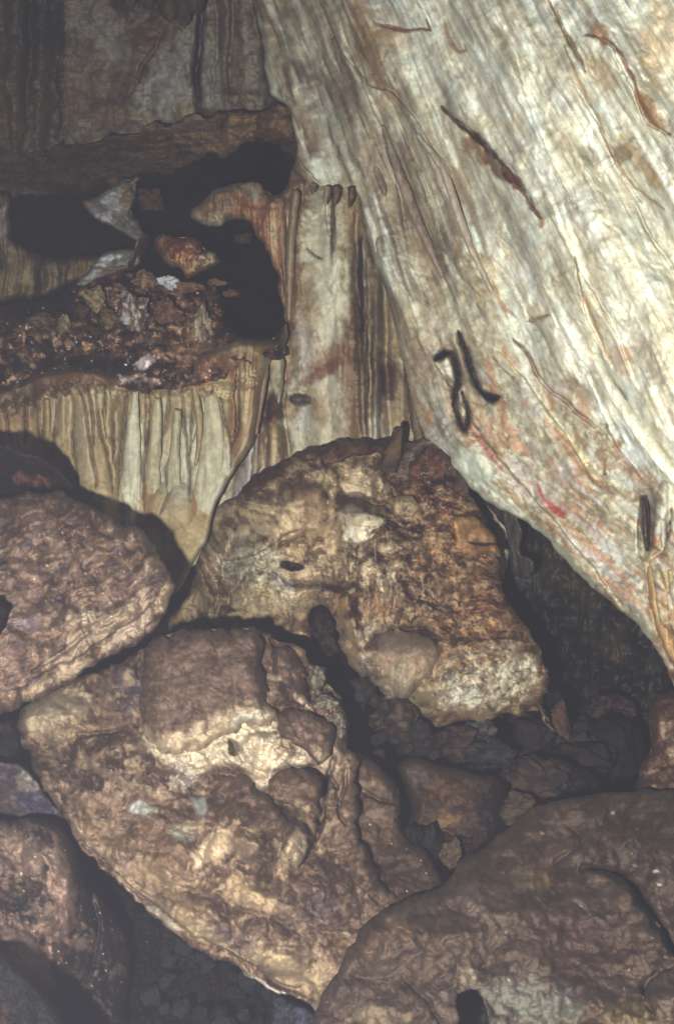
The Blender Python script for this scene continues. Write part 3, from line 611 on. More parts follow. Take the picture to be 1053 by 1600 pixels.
# ================================================================== upright flowstone column in the middle
col_poly = [(440, 100), (455, 175), (463, 230), (458, 262), (447, 292), (432, 307), (419, 305), (410, 291), (388, 285), (350, 290), (330, 302), (312, 318), (296, 332), (303, 345), (320, 351), (346, 353), (354, 345),
  (388, 347), (401, 372), (414, 384), (427, 412), (436, 440), (438, 470), (446, 495), (450, 515), (444, 535), (420, 565), (400, 620), (375, 700), (335, 770), (300, 860), (330, 920), (780, 920), (780, 100)]
col_rel = [('in', (385, 320, 110, 60, 0), [('flrid', 9, 90, .05, 2, 81), ('fbm', 24, .03, 3, 82)]), ('in', (440, 400, 40, 120, 0), [('flrid', 10, 160, .025, 2, 81)]), ('fl', 70, 600, .18, 1, 3), ('terr', 60, 300, 1.5, 5, .02), ('fbm', 40, .03, 5, 5), ('rid', 22, .012, 4, 6), ('dome', 415, 330, 34, 46, 0, .06, 1), ('dome', 440, 320, 26, 50, 0, .12, 1), ('dome', 370, 318, 40, 40, 0, .08, 1), ('dome', 455, 280, 26, 30, 0, .16, 1),
  ('dome', 500, 440, 52, 240, 0, .16, 1), ('groove', 7, .16, [(557, 330), (559, 450), (563, 560), (570, 700)]), ('groove', 5, .08, [(574, 400), (576, 520), (580, 700)]), ('dome', 588, 560, 10, 180, 1, .08, 1), ('groove', 6, .07, [(600, 440), (602, 540), (606, 620), (612, 700)]), ('dome', 622, 560, 16, 120, -3, .08, 1), ('groove', 5, .07, [(628, 470), (636, 540), (642, 610), (654, 690)]), ('dome', 532, 600, 18, 120, 0, .07, 1),
  ('groove', 4, .08, [(517, 300), (519, 350), (521, 400)]), ('groove', 3, .07, [(508, 310), (512, 350), (516, 380)]), ('groove', 3, .05, [(450, 330), (447, 400), (444, 480)]), ('groove', 3, .05, [(462, 320), (457, 400), (455, 470)]), ('groove', 4, .10, [(444, 560), (446, 600), (440, 640), (452, 700), (456, 735)]),
  ('dome', 470, 625, 18, 11, 0, -.10, 1), ('groove', 2, .04, [(478, 386), (490, 400), (502, 405), (516, 401)]), ('dome', 430, 700, 18, 90, 0, .16, .7), ('groove', 4, .16, [(405, 640), (402, 690), (398, 740), (400, 790)]), ('dome', 385, 740, 16, 80, 14, .06, 1), ('groove', 3, .08, [(418, 640), (416, 700), (414, 760)]),
  ('dome', 470, 560, 20, 120, 0, .05, 1)]
col_paint = [('in', (385, 320, 110, 60, 0), [('f', (104, 74, 60), .7, 6, 70, .05, .14, 81), ('f', (142, 118, 88), .6, 7, 60, .2, .12, 82)]), ('in', (440, 400, 30, 120, 0), [('f', (100, 76, 64), .5, 6, 120, .1, .12, 83)]), ('f', (146, 140, 118), .6, 50, 260, .0, .15, 3), ('f', (120, 100, 80), .5, 26, 160, .2, .1, 4), ('n', (158, 154, 136), .5, 12, .2, .1, 33), ('n', (112, 92, 78), .45, 14, .28, .1, 34), ('n', (160, 164, 150), .6, 50, .12, .15, 5), ('n', (122, 98, 80), .55, 30, .3, .1, 6),
  ('b', (156, 160, 142), .85, 498, 400, 34, 110, 4), ('b', (160, 166, 150), .8, 520, 470, 26, 70, 0), ('b', (148, 148, 150), .8, 478, 540, 14, 70, -8), ('b', (140, 146, 150), .8, 472, 660, 12, 40, 20), ('b', (156, 160, 146), .7, 520, 620, 30, 60, 0), ('b', (158, 158, 140), .7, 500, 690, 40, 30, 0),
  ('b', (112, 86, 72), .8, 350, 322, 50, 26, 0), ('b', (128, 88, 66), .85, 420, 360, 40, 60, -10), ('b', (136, 104, 74), .8, 438, 350, 14, 80, 0), ('b', (112, 88, 76), .85, 452, 300, 30, 34, 0), ('b', (112, 78, 64), .85, 452, 440, 16, 90, 0), ('b', (148, 138, 112), .8, 428, 360, 5, 30, 0, .4), ('b', (130, 124, 104), .75, 304, 332, 10, 14, 0),
  ('b', (118, 84, 68), .75, 520, 560, 50, 16, -28), ('b', (104, 72, 66), .75, 500, 585, 40, 10, -30), ('b', (72, 62, 70), .9, 470, 624, 26, 8, 5), ('b', (110, 84, 68), .7, 540, 580, 14, 80, 0), ('b', (124, 96, 66), .6, 500, 640, 16, 20, 0), ('b', (110, 92, 72), .7, 480, 470, 20, 50, 0),
  ('b', (112, 92, 78), .9, 556, 600, 14, 150, 0, .4), ('b', (70, 60, 62), .95, 563, 430, 6, 150, 0, .3), ('b', (78, 66, 66), .9, 572, 600, 4, 120, -1, .3), ('b', (98, 86, 78), .85, 585, 440, 16, 110, 0), ('b', (94, 84, 82), .85, 589, 600, 9, 110, -1, .3), ('b', (142, 146, 130), .85, 588, 670, 8, 30, 0, .5), ('b', (124, 112, 86), .8, 612, 500, 14, 80, 0), ('b', (114, 92, 76), .8, 634, 470, 6, 60, 0),
  ('b', (84, 66, 60), .85, 616, 600, 24, 40, -20), ('b', (98, 72, 62), .8, 650, 640, 14, 60, -10), ('b', (128, 116, 92), .7, 630, 640, 14, 40, 0), ('b', (88, 64, 56), .85, 640, 560, 7, 60, -5),
  ('b', (130, 112, 84), .7, 550, 340, 14, 40, 0), ('l', (76, 58, 52), .9, 2.4, [(478, 386), (490, 400), (502, 405), (516, 401)]), ('b', (82, 64, 56), .85, 519, 350, 4, 50, 0, .4),
  ('b', (116, 92, 70), .85, 430, 690, 16, 60, 0), ('b', (82, 66, 64), .9, 420, 640, 22, 26, 0), ('b', (152, 142, 112), .8, 428, 710, 7, 40, 0), ('b', (140, 140, 144), .8, 388, 730, 14, 50, 10), ('b', (150, 138, 112), .7, 412, 740, 8, 40, 0), ('b', (150, 124, 92), .6, 440, 540, 12, 60, 0),
  ('b', (90, 74, 66), .7, 700, 780, 80, 120, 0), ('v', (88, 70, 62), .5, 26, 260, .05, 21), ]
column = rock('flowstone_column', col_poly, [(460, 200, 5.75), (300, 335, 5.7), (380, 310, 5.55), (450, 320, 5.35), (500, 400, 5.3), (560, 400, 5.45), (640, 450, 5.35), (440, 600, 5.4), (500, 650, 5.25), (620, 650, 5.3), (330, 860, 5.15), (700, 850, 5.4)],
  (136, 122, 98), col_paint, col_rel, edge=(14, .08), thick=.4, step=2.0, rough=4.5, mat=M_DRAPE, flow_scale=(14, 120), warp=2.5, seed=5, var=.2, gain=1.7, tint=(1.10, 1.0, .88))
tag(column, 'tall upright flowstone column with dark vertical flutes and orange fringe round the black hollow', 'flowstone column')
fold(column, 'rib', [(588, 418, 5), (589, 480, 8), (590, 560, 9), (590, 640, 10), (592, 720, 11)], (5.38, 5.2), (104, 94, 88), [('b', (138, 140, 126), .8, 590, 680, 8, 26, 0)], gain=1.7)
fold(column, 'rib', [(560, 350, 4), (563, 450, 6), (566, 560, 8), (572, 720, 9)], (5.42, 5.24), (96, 80, 72), gain=1.7)
fold(column, 'rib', [(614, 452, 5), (618, 520, 9), (622, 600, 12), (630, 720, 13)], (5.36, 5.22), (124, 112, 88), [('b', (90, 70, 62), .8, 618, 600, 14, 30, -20)], gain=1.7)
fold(column, 'rib', [(633, 470, 3), (640, 560, 6), (648, 640, 9), (660, 720, 10)], (5.3, 5.15), (100, 88, 80), gain=1.6)
fold(column, 'rib', [(430, 632, 8), (428, 670, 13), (430, 720, 16), (436, 790, 17)], (5.4, 5.15), (126, 108, 84), [('b', (152, 144, 114), .8, 426, 710, 5, 40, 0)], gain=1.7)
fold(column, 'rib', [(407, 640, 4), (402, 690, 7), (398, 760, 8)], (5.44, 5.2), (128, 120, 104), gain=1.7)
fold(column, 'rib', [(386, 690, 6), (380, 730, 9), (372, 790, 10)], (5.46, 5.22), (138, 134, 130), gain=1.7)
fold(column, 'rib', [(462, 300, 6), (456, 360, 7), (452, 430, 7), (452, 500, 5)], (5.2, 5.26), (126, 112, 94), gain=1.6)
fold(column, 'rib', [(436, 310, 9), (438, 350, 9), (442, 400, 6), (446, 450, 4)], (5.28, 5.38), (118, 98, 84), gain=1.6)
for k, p in enumerate([[(512, 292, 5.12, 6), (511, 305, 5.12, 5), (509, 316, 5.13, 3), (508, 322, 5.13, 1)], [(526, 292, 5.1, 7), (525, 305, 5.1, 6), (523, 315, 5.1, 4.5), (521, 321, 5.1, 2.5)],
       [(549, 293, 5.08, 6), (549, 308, 5.08, 5), (547, 318, 5.1, 3.5), (546, 324, 5.1, 1.5)], [(490, 288, 5.14, 5), (489, 297, 5.14, 3.5), (488, 304, 5.14, 1)]]):
    o = taper('stalactite', p, M_DRAPE, (92, 76, 66) if k % 3 else (124, 106, 88), 1.3, seed=k + 3)
    tag(o, ['short pointed brown stalactite, second from the left under the pale lip above the column', 'stout dark brown stub stalactite, third from the left under the pale lip above the column',
            'dark stub stalactite farthest right under the pale lip above the column', 'tiny pale stalactite farthest left under the pale lip above the column'][k], 'stalactite', 'stalactites under the pale lip')
o = taper('stalactite', [(433, 536, 5.15, 11), (432, 560, 5.15, 13), (433, 590, 5.15, 11), (434, 610, 5.15, 7), (435, 630, 5.15, 2)], M_DRAPE, (128, 118, 94), 1.6, seed=12)
tag(o, 'smooth beige carrot-shaped stalactite hanging in the gap beside the curtain edge', 'stalactite')

# ================================================================== flowstone curtain at the left
cur_poly = [(-220, 606), (0, 604), (60, 582), (130, 572), (200, 586), (250, 568), (300, 556), (345, 540), (385, 530), (425, 532), (446, 505), (450, 520), (444, 545), (432, 552), (420, 575), (409, 612), (402, 660), (393, 698), (362, 745), (337, 790), (322, 846), (302, 880), (276, 925), (200, 935), (-220, 935)]
lines = [  # dark drip lines down the curtain, traced
 [(100, 600), (112, 620), (115, 650), (113, 690), (119, 740), (122, 780)], [(125, 610), (135, 650), (143, 700), (149, 740), (152, 775)], [(137, 600), (144, 640), (148, 700)], [(150, 605), (152, 640), (162, 690), (170, 710), (176, 750), (176, 780)],
 [(165, 600), (164, 650), (166, 690)], [(200, 600), (196, 640), (193, 680), (189, 730), (184, 780)], [(222, 590), (228, 620), (228, 680), (230, 705), (224, 730), (226, 790), (228, 812)], [(233, 590), (234, 640), (231, 700)], [(265, 590), (264, 640), (256, 680), (250, 720)],
 [(284, 590), (284, 630), (291, 680), (294, 705), (297, 740), (297, 790)], [(303, 600), (302, 650), (298, 690), (296, 720)], [(335, 600), (326, 640), (310, 670), (300, 700)], [(345, 620), (352, 660), (361, 690), (360, 740)], [(372, 600), (372, 640), (368, 680), (360, 710)],
 [(55, 610), (62, 650), (64, 700)], [(88, 610), (90, 650), (84, 690), (82, 720)], [(70, 640), (68, 680), (66, 705)], [(40, 620), (42, 660), (38, 700)], [(8, 640), (14, 680), (22, 700)], [(205, 640), (208, 700), (200, 760)], [(178, 640), (180, 700), (176, 730)], [(272, 700), (262, 730), (264, 770), (248, 810)]]
cur_rel = [('fl', 60, 500, .11, 1, 3), ('fbm', 60, .03, 4, 5), ('rid', 16, .006, 4, 6), ('poly', .16, 16, [(-220, 560), (0, 575), (130, 560), (200, 565), (300, 545), (400, 520), (450, 520), (420, 590), (330, 610), (200, 610), (100, 605), (0, 640), (-220, 640)]),
  ('dome', 385, 650, 30, 150, 4, .10, 1), ('dome', 402, 600, 14, 80, 6, .05, 1), ('groove', 3.4, .10, [(372, 560), (370, 620), (372, 660), (362, 700)]), ('dome', 386, 590, 5, 60, 3, .04, 1), ('dome', 396, 590, 4, 60, 5, .04, 1), ('dome', 205, 740, 16, 110, 3, .06, 1), ('dome', 270, 790, 40, 40, 0, .12, 1), ('dome', 290, 660, 22, 80, 0, .05, 1)]
cur_rel += [('groove', 2.8, .05, l) for l in lines]
cur_paint = [('f', (142, 132, 102), .6, 50, 300, .0, .15, 3), ('f', (150, 138, 100), .4, 24, 160, .12, .1, 4), ('f', (116, 104, 84), .3, 30, 200, .22, .1, 5), ('n', (150, 142, 112), .4, 14, .2, .1, 33), ('n', (112, 98, 80), .4, 18, .28, .1, 34), ('n', (150, 148, 128), .5, 50, .15, .15, 6),
  ('b', (168, 178, 160), .95, 207, 745, 15, 92, 4, .5), ('b', (158, 168, 150), .8, 246, 690, 12, 60, 6), ('b', (152, 156, 146), .85, 276, 740, 18, 60, 8), ('b', (162, 170, 158), .85, 330, 730, 30, 66, 6), ('b', (150, 156, 146), .8, 312, 670, 14, 50, 10), ('b', (156, 150, 116), .7, 345, 640, 18, 60, 4), ('b', (142, 140, 130), .7, 350, 790, 20, 50, 0),
  ('b', (96, 76, 64), .9, 120, 585, 150, 22, -3), ('b', (118, 82, 66), .85, 290, 580, 60, 24, 0), ('b', (96, 72, 66), .8, 350, 565, 60, 18, 0), ('b', (104, 84, 78), .85, 420, 540, 34, 14, 0), ('b', (84, 70, 64), .85, 20, 620, 60, 34, 0), ('b', (124, 104, 82), .7, 30, 680, 60, 40, 0),
  ('b', (118, 86, 68), .8, 368, 650, 10, 70, 0), ('b', (128, 98, 76), .7, 400, 620, 12, 80, 6), ('b', (152, 136, 106), .8, 388, 600, 5, 60, 3, .4), ('b', (146, 130, 100), .75, 376, 590, 4, 50, 0, .4), ('b', (130, 96, 72), .6, 232, 800, 10, 40, 0), ('b', (136, 120, 94), .7, 280, 815, 40, 26, 0), ('b', (130, 86, 68), .6, 306, 780, 8, 24, 0), ('b', (60, 52, 56), .9, 436, 525, 14, 22, 0),
  ('v', (104, 90, 74), .5, 22, 300, .05, 21), ]
cur_paint += [('l', (80, 68, 64), .8, 2.5, l) for l in lines]
curtain = rock('flowstone_curtain', cur_poly, [(-200, 620, 5.1), (0, 620, 5.0), (0, 800, 4.9), (200, 700, 4.95), (400, 560, 5.0), (380, 700, 4.9), (320, 850, 4.7), (200, 900, 4.75), (0, 1000, 4.7)],
  (138, 124, 94), cur_paint, cur_rel, edge=(16, .14), thick=.25, step=2.0, rough=1.6, mat=M_DRAPE, flow_scale=(16, 160), warp=1.5, seed=8, var=.15, gain=1.6, tint=(1.12, 1.0, .86))
tag(curtain, 'wide beige flowstone curtain with thin dark drip lines and a white streak', 'flowstone curtain')

for pa, z, c in [([(384, 540, 6), (386, 600, 7), (384, 650, 7), (378, 700, 4)], (4.90, 4.84), (136, 116, 90)), ([(398, 545, 5), (400, 600, 6), (396, 650, 6), (388, 700, 3)], (4.93, 4.86), (128, 104, 82)), ([(368, 552, 5), (368, 610, 6), (366, 660, 6), (364, 720, 3)], (4.88, 4.82), (128, 108, 84)),
                 ([(414, 538, 7), (414, 575, 6), (408, 630, 4), (400, 680, 3)], (4.93, 4.88), (120, 100, 84)), ([(212, 612, 4), (208, 690, 12), (206, 770, 15), (208, 850, 17), (208, 910, 12)], (4.90, 4.80), (152, 152, 134)), ([(246, 622, 5), (244, 680, 9), (240, 740, 11), (242, 800, 12), (244, 880, 9)], (4.90, 4.82), (142, 138, 112)),
                 ([(278, 640, 5), (274, 700, 8), (272, 750, 11), (272, 800, 12), (276, 880, 10)], (4.90, 4.80), (140, 136, 114)), ([(330, 620, 9), (334, 680, 17), (328, 740, 20), (312, 810, 17), (296, 880, 10)], (4.88, 4.74), (146, 144, 122)), ([(158, 620, 5), (160, 680, 8), (162, 740, 10), (164, 800, 11)], (4.94, 4.86), (138, 124, 92)),
                 ([(130, 620, 5), (132, 680, 8), (134, 740, 9), (136, 790, 10)], (4.96, 4.88), (134, 120, 90)), ([(100, 615, 5), (98, 660, 8), (100, 720, 9), (104, 770, 9)], (4.97, 4.9), (132, 120, 92)), ([(74, 622, 5), (75, 660, 6), (74, 710, 6)], (4.98, 4.93), (128, 112, 84)), ([(34, 630, 6), (32, 670, 8), (30, 710, 8)], (4.98, 4.94), (126, 108, 82)), ([(302, 600, 4), (310, 640, 6), (312, 690, 5), (306, 730, 3)], (4.9, 4.85), (138, 124, 96))]:
    fold(curtain, 'fold', pa, (z[0], z[1] + .1), c, gain=1.62, T=.035)

# ================================================================== upper left: back wall, ledge, hollow
up_poly = [(-260, -260), (480, -260), (480, 190), (400, 190), (300, 205), (190, 228), (60, 252), (-260, 256)]
up_rel = [('fbm', 120, .16, 5, 3), ('fl', 120, 400, .10, 2, 4), ('fbm', 30, .03, 4, 6), ('groove', 5, .22, [(316, -40), (312, 60), (308, 130), (305, 185)]), ('step', .18, 50, [(305, 190), (308, 120), (314, 40), (318, -40)]),
  ('dome', 352, 60, 10, 160, 0, .07, 1), ('dome', 385, 80, 18, 160, 0, .08, 1), ('groove', 3, .06, [(336, -20), (340, 60), (330, 170)]), ('groove', 3, .06, [(362, -20), (360, 60), (354, 180)]), ('step', .14, 60, [(404, -60), (400, 20), (412, 80), (418, 160)]),
  ('step', .10, 40, [(95, 240), (90, 120), (98, 40), (95, -60)]), ('dome', 30, 60, 24, 200, 0, .14, 1), ('dome', 65, 100, 16, 180, 0, .10, 1), ('groove', 6, .16, [(46, -30), (48, 80), (40, 200)]), ('groove', 3, .07, [(200, 150), (225, 100), (250, 60), (262, 30)])]
up_paint = [('n', (112, 100, 90), .7, 90, .0, .2, 3), ('f', (124, 122, 118), .35, 60, 160, .1, .15, 4), ('n', (96, 88, 82), .5, 16, .2, .12, 44), ('n', (132, 130, 122), .35, 22, .25, .12, 45), ('n', (88, 74, 66), .6, 40, .2, .15, 5), ('n', (100, 84, 74), .3, 60, .25, .15, 15),
  ('p', (84, 76, 66), .95, 14, [(-260, -260), (95, -260), (92, 60), (96, 150), (60, 240), (-260, 300)]), ('b', (72, 70, 68), .85, 60, 60, 34, 110, 0), ('b', (92, 82, 64), .6, 60, 160, 60, 60, 0), ('b', (62, 60, 62), .9, 92, 110, 9, 120, 0),
  ('b', (124, 126, 122), .9, 275, 110, 34, 60, 20), ('b', (132, 134, 130), .85, 262, 150, 60, 26, 0), ('b', (140, 140, 122), .85, 215, 180, 50, 14, 0), ('b', (112, 112, 108), .8, 165, 60, 50, 40, 30), ('b', (104, 88, 80), .75, 130, 110, 30, 50, 0), ('b', (100, 82, 68), .7, 150, 170, 60, 30, 0), ('b', (96, 74, 64), .8, 235, 50, 40, 24, 0), ('b', (104, 90, 80), .5, 215, 110, 14, 50, 35),
  ('b', (128, 128, 120), .85, 332, 120, 16, 60, 0), ('b', (130, 122, 108), .8, 385, 100, 26, 80, 0), ('b', (120, 128, 120), .8, 412, 140, 8, 24, 0), ('b', (112, 98, 86), .8, 355, 60, 10, 100, 0), ('b', (64, 60, 62), .95, 311, 80, 5, 100, 1, .3), ('b', (108, 90, 66), .7, 190, 185, 30, 14, 0), ('b', (126, 116, 84), .6, 290, 170, 22, 14, 0),
  ('b', (78, 68, 64), .9, 230, 5, 60, 26, 0), ('b', (68, 62, 60), .95, 285, 8, 30, 24, 0, .9), ('b', (80, 70, 66), .9, 435, 80, 30, 120, 0), ('w', (70, 62, 60), .6, 40, .07, 23), ('v', (78, 68, 62), .35, 40, 120, .05, 25)]
upper = rock('alcove_wall', up_poly, [(-200, -200, 6.0), (0, 100, 6.2), (100, 100, 6.5), (250, 100, 6.5), (380, 60, 6.3), (430, 160, 6.2), (200, 250, 6.6), (400, -200, 5.9)],
  (108, 100, 92), up_paint, up_rel, edge=(20, .1), thick=.3, step=2.2, rough=2, mat=M_DRAPE, flow_scale=(20, 70), warp=6, seed=11, var=.4, gain=1.3, tint=(1.08, 1.0, .92))
tag(upper, 'dim grey and brown rock wall of the upper alcove above the ledge', 'rock wall')
for k, (u, v0, v1, r) in enumerate([(262, -30, 34, 15), (285, -30, 42, 13), (305, -30, 24, 15), (228, -30, 14, 16), (200, -40, 12, 14)]):
    o = taper('stalactite', [(u, v0, 5.9, r * 1.5), (u, (v0 + v1) / 2, 5.9, r * 1.1), (u + 3, v1 - 8, 5.9, r * .6), (u + 4, v1, 5.9, 2)], M_ROCK, (76, 70, 66), 2.2, seed=k + 30)
    tag(o, ['dark blunt stalactite at the top edge, middle of the row', 'longest dark stalactite at the top edge of the alcove', 'dark stalactite at the top edge next to the hanging fold', 'short wide dark stalactite at the top edge', 'dark stalactite farthest left of the row at the top edge'][k], 'stalactite', 'dark stalactites at the top edge')

led_poly = [(-240, 240), (0, 237), (60, 238), (130, 226), (190, 206), (240, 199), (270, 192), (300, 182), (345, 180), (395, 174), (430, 166), (455, 172), (470, 190), (472, 250), (455, 262), (440, 240), (412, 224), (385, 226), (368, 240), (330, 246), (290, 262), (235, 280), (190, 296), (140, 306), (80, 306), (-240, 310)]
led_rel = [('fbm', 90, .16, 4, 3), ('scale', 120, 22, -6, .08, 6), ('scale', 50, 12, -10, .03, 7), ('fbm', 20, .02, 3, 6),  ('dome', 410, 200, 70, 40, 0, .16, 1), ('groove', 3, .06, [(405, 172), (402, 195), (410, 215)]), ('groove', 3, .05, [(240, 212), (300, 208), (380, 196)]), ('step', .1, 20, [(180, 240), (300, 228), (380, 210)])]
led_paint = [('scale', (66, 60, 60), .7, 120, 22, -6, 6, .75), ('scale', (72, 64, 62), .5, 50, 12, -10, 7, .8), ('b', (60, 58, 62), .9, 250, 285, 240, 14, -8), ('n', (104, 88, 76), .7, 60, .05, .15, 3), ('f', (82, 72, 68), .6, 120, 10, .1, .12, 4), ('b', (116, 96, 74), .8, 350, 212, 60, 20, -6), ('b', (110, 90, 74), .8, 430, 205, 26, 30, 0), ('b', (76, 74, 70), .85, 60, 262, 200, 34, 0), ('b', (84, 76, 64), .6, 140, 268, 60, 18, 0), ('b', (106, 96, 92), .6, 290, 195, 40, 8, -8), ('b', (116, 82, 70), .7, 408, 178, 12, 4, 0), ]  # the low dark band paints the shade under the ledge
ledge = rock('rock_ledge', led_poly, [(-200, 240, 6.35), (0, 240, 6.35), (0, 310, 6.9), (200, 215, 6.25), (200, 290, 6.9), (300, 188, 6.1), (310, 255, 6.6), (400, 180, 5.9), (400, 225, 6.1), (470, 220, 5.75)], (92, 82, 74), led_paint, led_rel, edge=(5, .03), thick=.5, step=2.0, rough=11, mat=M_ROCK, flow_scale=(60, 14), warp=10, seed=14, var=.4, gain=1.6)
tag(ledge, 'long brown rock ledge sloping across the upper left above the black hollow', 'rock ledge')

# dim drapes inside the hollow at the left border
d1 = rock('hanging_drape', [(-220, 300), (0, 300), (14, 340), (20, 372), (60, 398), (110, 402), (150, 398), (160, 410), (140, 432), (90, 452), (60, 466), (0, 470), (-220, 480)],
  [(-200, 400, 6.2), (0, 350, 6.2), (0, 460, 6.1), (100, 420, 6.3), (160, 420, 6.4)], (88, 78, 70), [('f', (106, 92, 78), .7, 16, 90, .05, .12, 3), ('f', (66, 62, 64), .7, 12, 90, .12, .1, 4), ('b', (112, 104, 100), .7, 6, 350, 12, 26, 0), ('b', (116, 108, 76), .85, 42, 435, 4, 22, 10, .4), ('b', (108, 90, 64), .6, 130, 416, 24, 12, 0), ('b', (102, 86, 72), .7, 10, 440, 10, 40, 0)],
  [('flrid', 22, 200, .07, 3, 4), ('fbm', 50, .05, 4, 5)], edge=(14, .16), thick=.3, mat=M_DRAPE, flow_scale=(6, 80), seed=17, var=.45, gain=2.3)
tag(d1, 'dim brown fluted drape hanging at the left border inside the hollow', 'drapery')
d2 = rock('hanging_drape', [(-220, 500), (0, 506), (20, 512), (60, 514), (92, 520), (112, 540), (110, 556), (70, 570), (40, 590), (0, 606), (-220, 615)], [(-200, 550, 5.6), (0, 550, 5.6), (100, 550, 5.7)], (98, 84, 72),
  [('f', (118, 102, 80), .7, 12, 90, .0, .12, 3), ('b', (70, 64, 64), .8, 10, 520, 40, 12, 0), ('b', (122, 116, 106), .7, 22, 592, 5, 3, 0)], [('flrid', 18, 160, .06, 3, 4), ('fbm', 40, .04, 4, 5)], edge=(14, .16), thick=.3, mat=M_DRAPE, flow_scale=(6, 60), seed=18, var=.4, gain=2.0)
tag(d2, 'small brown fluted drape at the left border just above the curtain', 'drapery')

# broken rubble shelf on top of the curtain
sh_poly = [(-220, 470), (0, 478), (40, 466), (80, 470), (110, 450), (150, 434), (200, 424), (240, 436), (300, 440), (335, 452), (350, 480), (352, 510), (380, 526), (430, 532), (440, 560), (400, 566), (340, 590), (290, 600), (230, 612), (170, 600), (110, 606), (50, 598), (0, 640), (-220, 640)]
sh_rel = [('fbm', 60, .22, 5, 3), ('cell', 34, .16, 4, 1.3, 0), ('cell', 15, .07, 6, 1.6, 10), ('rid', 20, .05, 4, 7), ('facet', 26, .08, 8)]
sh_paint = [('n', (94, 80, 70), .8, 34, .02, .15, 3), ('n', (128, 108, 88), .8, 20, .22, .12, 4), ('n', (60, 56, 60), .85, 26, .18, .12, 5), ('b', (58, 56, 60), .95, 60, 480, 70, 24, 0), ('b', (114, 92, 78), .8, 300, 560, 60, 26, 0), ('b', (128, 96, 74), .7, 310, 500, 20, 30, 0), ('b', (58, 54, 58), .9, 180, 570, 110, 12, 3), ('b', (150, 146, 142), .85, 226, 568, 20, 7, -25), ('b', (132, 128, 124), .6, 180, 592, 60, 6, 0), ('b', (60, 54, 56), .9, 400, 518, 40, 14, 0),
  ('n', (70, 54, 56), .7, 14, .3, .1, 8), ('glint', (150, 145, 140), .7, 14, .12, 5), ]
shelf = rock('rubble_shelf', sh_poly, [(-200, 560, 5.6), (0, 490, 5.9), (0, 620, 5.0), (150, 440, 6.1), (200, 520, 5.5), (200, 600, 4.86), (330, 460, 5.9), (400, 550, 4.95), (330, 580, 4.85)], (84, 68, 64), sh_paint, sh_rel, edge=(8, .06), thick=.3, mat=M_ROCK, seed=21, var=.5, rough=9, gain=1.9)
tag(shelf, 'dark crumbling brown rubble shelf along the top of the curtain', 'rubble shelf')

# hollow lining: deep dark back of the hollow
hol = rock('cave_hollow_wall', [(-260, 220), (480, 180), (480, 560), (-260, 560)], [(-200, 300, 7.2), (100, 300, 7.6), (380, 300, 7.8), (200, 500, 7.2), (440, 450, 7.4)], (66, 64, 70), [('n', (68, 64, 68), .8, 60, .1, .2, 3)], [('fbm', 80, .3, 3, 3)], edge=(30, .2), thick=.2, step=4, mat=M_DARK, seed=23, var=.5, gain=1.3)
tag(hol, 'black back of the deep hollow under the ledge', 'cave hollow')

# individual pieces in the hollow
w1 = rock('pale_slab', [(127, 316), (150, 308), (178, 290), (196, 282), (204, 286), (214, 276), (218, 280), (208, 294), (214, 306), (206, 324), (204, 336), (214, 346), (222, 362), (215, 374), (200, 368), (168, 350), (145, 338)], [(130, 320, 6.0), (200, 290, 6.1), (215, 360, 5.8), (180, 320, 5.9)],
  (108, 102, 98), [('b', (134, 134, 134), .9, 178, 312, 30, 20, 20), ('b', (120, 96, 70), .8, 200, 305, 10, 18, 0), ('b', (118, 96, 78), .7, 138, 318, 16, 6, 0), ('b', (150, 150, 152), .8, 158, 338, 14, 8, 35), ], [('fbm', 16, .04, 5, 3), ('step', .06, 14, [(215, 282), (186, 318), (200, 366)])], edge=(10, .12), thick=.15, step=1.6, mat=M_ROCK, seed=25, var=.4, rough=3, gain=1.9, contrast=.1, tint=(1, 1, .97))
tag(w1, 'wedge-shaped pale grey slab standing in the dark hollow', 'rock slab')
w2 = rock('pale_slab', [(118, 446), (134, 430), (148, 408), (164, 396), (182, 388), (206, 392), (222, 398), (214, 414), (190, 424), (170, 430), (150, 438), (130, 446)], [(120, 440, 5.8), (160, 400, 5.9), (215, 400, 5.8)], (120, 112, 106),
  [('b', (156, 160, 160), .9, 165, 404, 22, 10, -30), ('b', (140, 146, 146), .8, 140, 430, 20, 6, -35), ('b', (108, 82, 66), .8, 186, 422, 26, 6, -10)], [('fl', 30, 8, .03, 3, 3), ('fbm', 20, .03, 4, 4)], edge=(8, .1), thick=.15, step=1.6, mat=M_ROCK, seed=26, var=.35, rough=3, gain=1.7, contrast=.1, tint=(1, 1, .98))
tag(w2, 'whitish curved slab below the wedge slab, tapering to the left', 'rock slab')
w3 = rock('leaning_stone', [(222, 364), (234, 362), (236, 374), (228, 392), (220, 408), (214, 420), (200, 424), (200, 412), (208, 396), (214, 378)], [(228, 366, 5.85), (206, 420, 5.7), (215, 395, 5.72)], (104, 86, 80), [('v', (76, 62, 60), .7, 8, 60, .15, 3), ('n', (128, 112, 104), .6, 12, .2, .1, 4)], [('fl', 8, 50, .02, 3, 3), ('fbm', 12, .03, 3, 4)], edge=(7, .08), thick=.1, step=1.6, mat=M_ROCK, seed=28, gain=1.8, rough=1.5)
tag(w3, 'small upright brown stone leaning between the pale slabs and the red cone', 'stone')
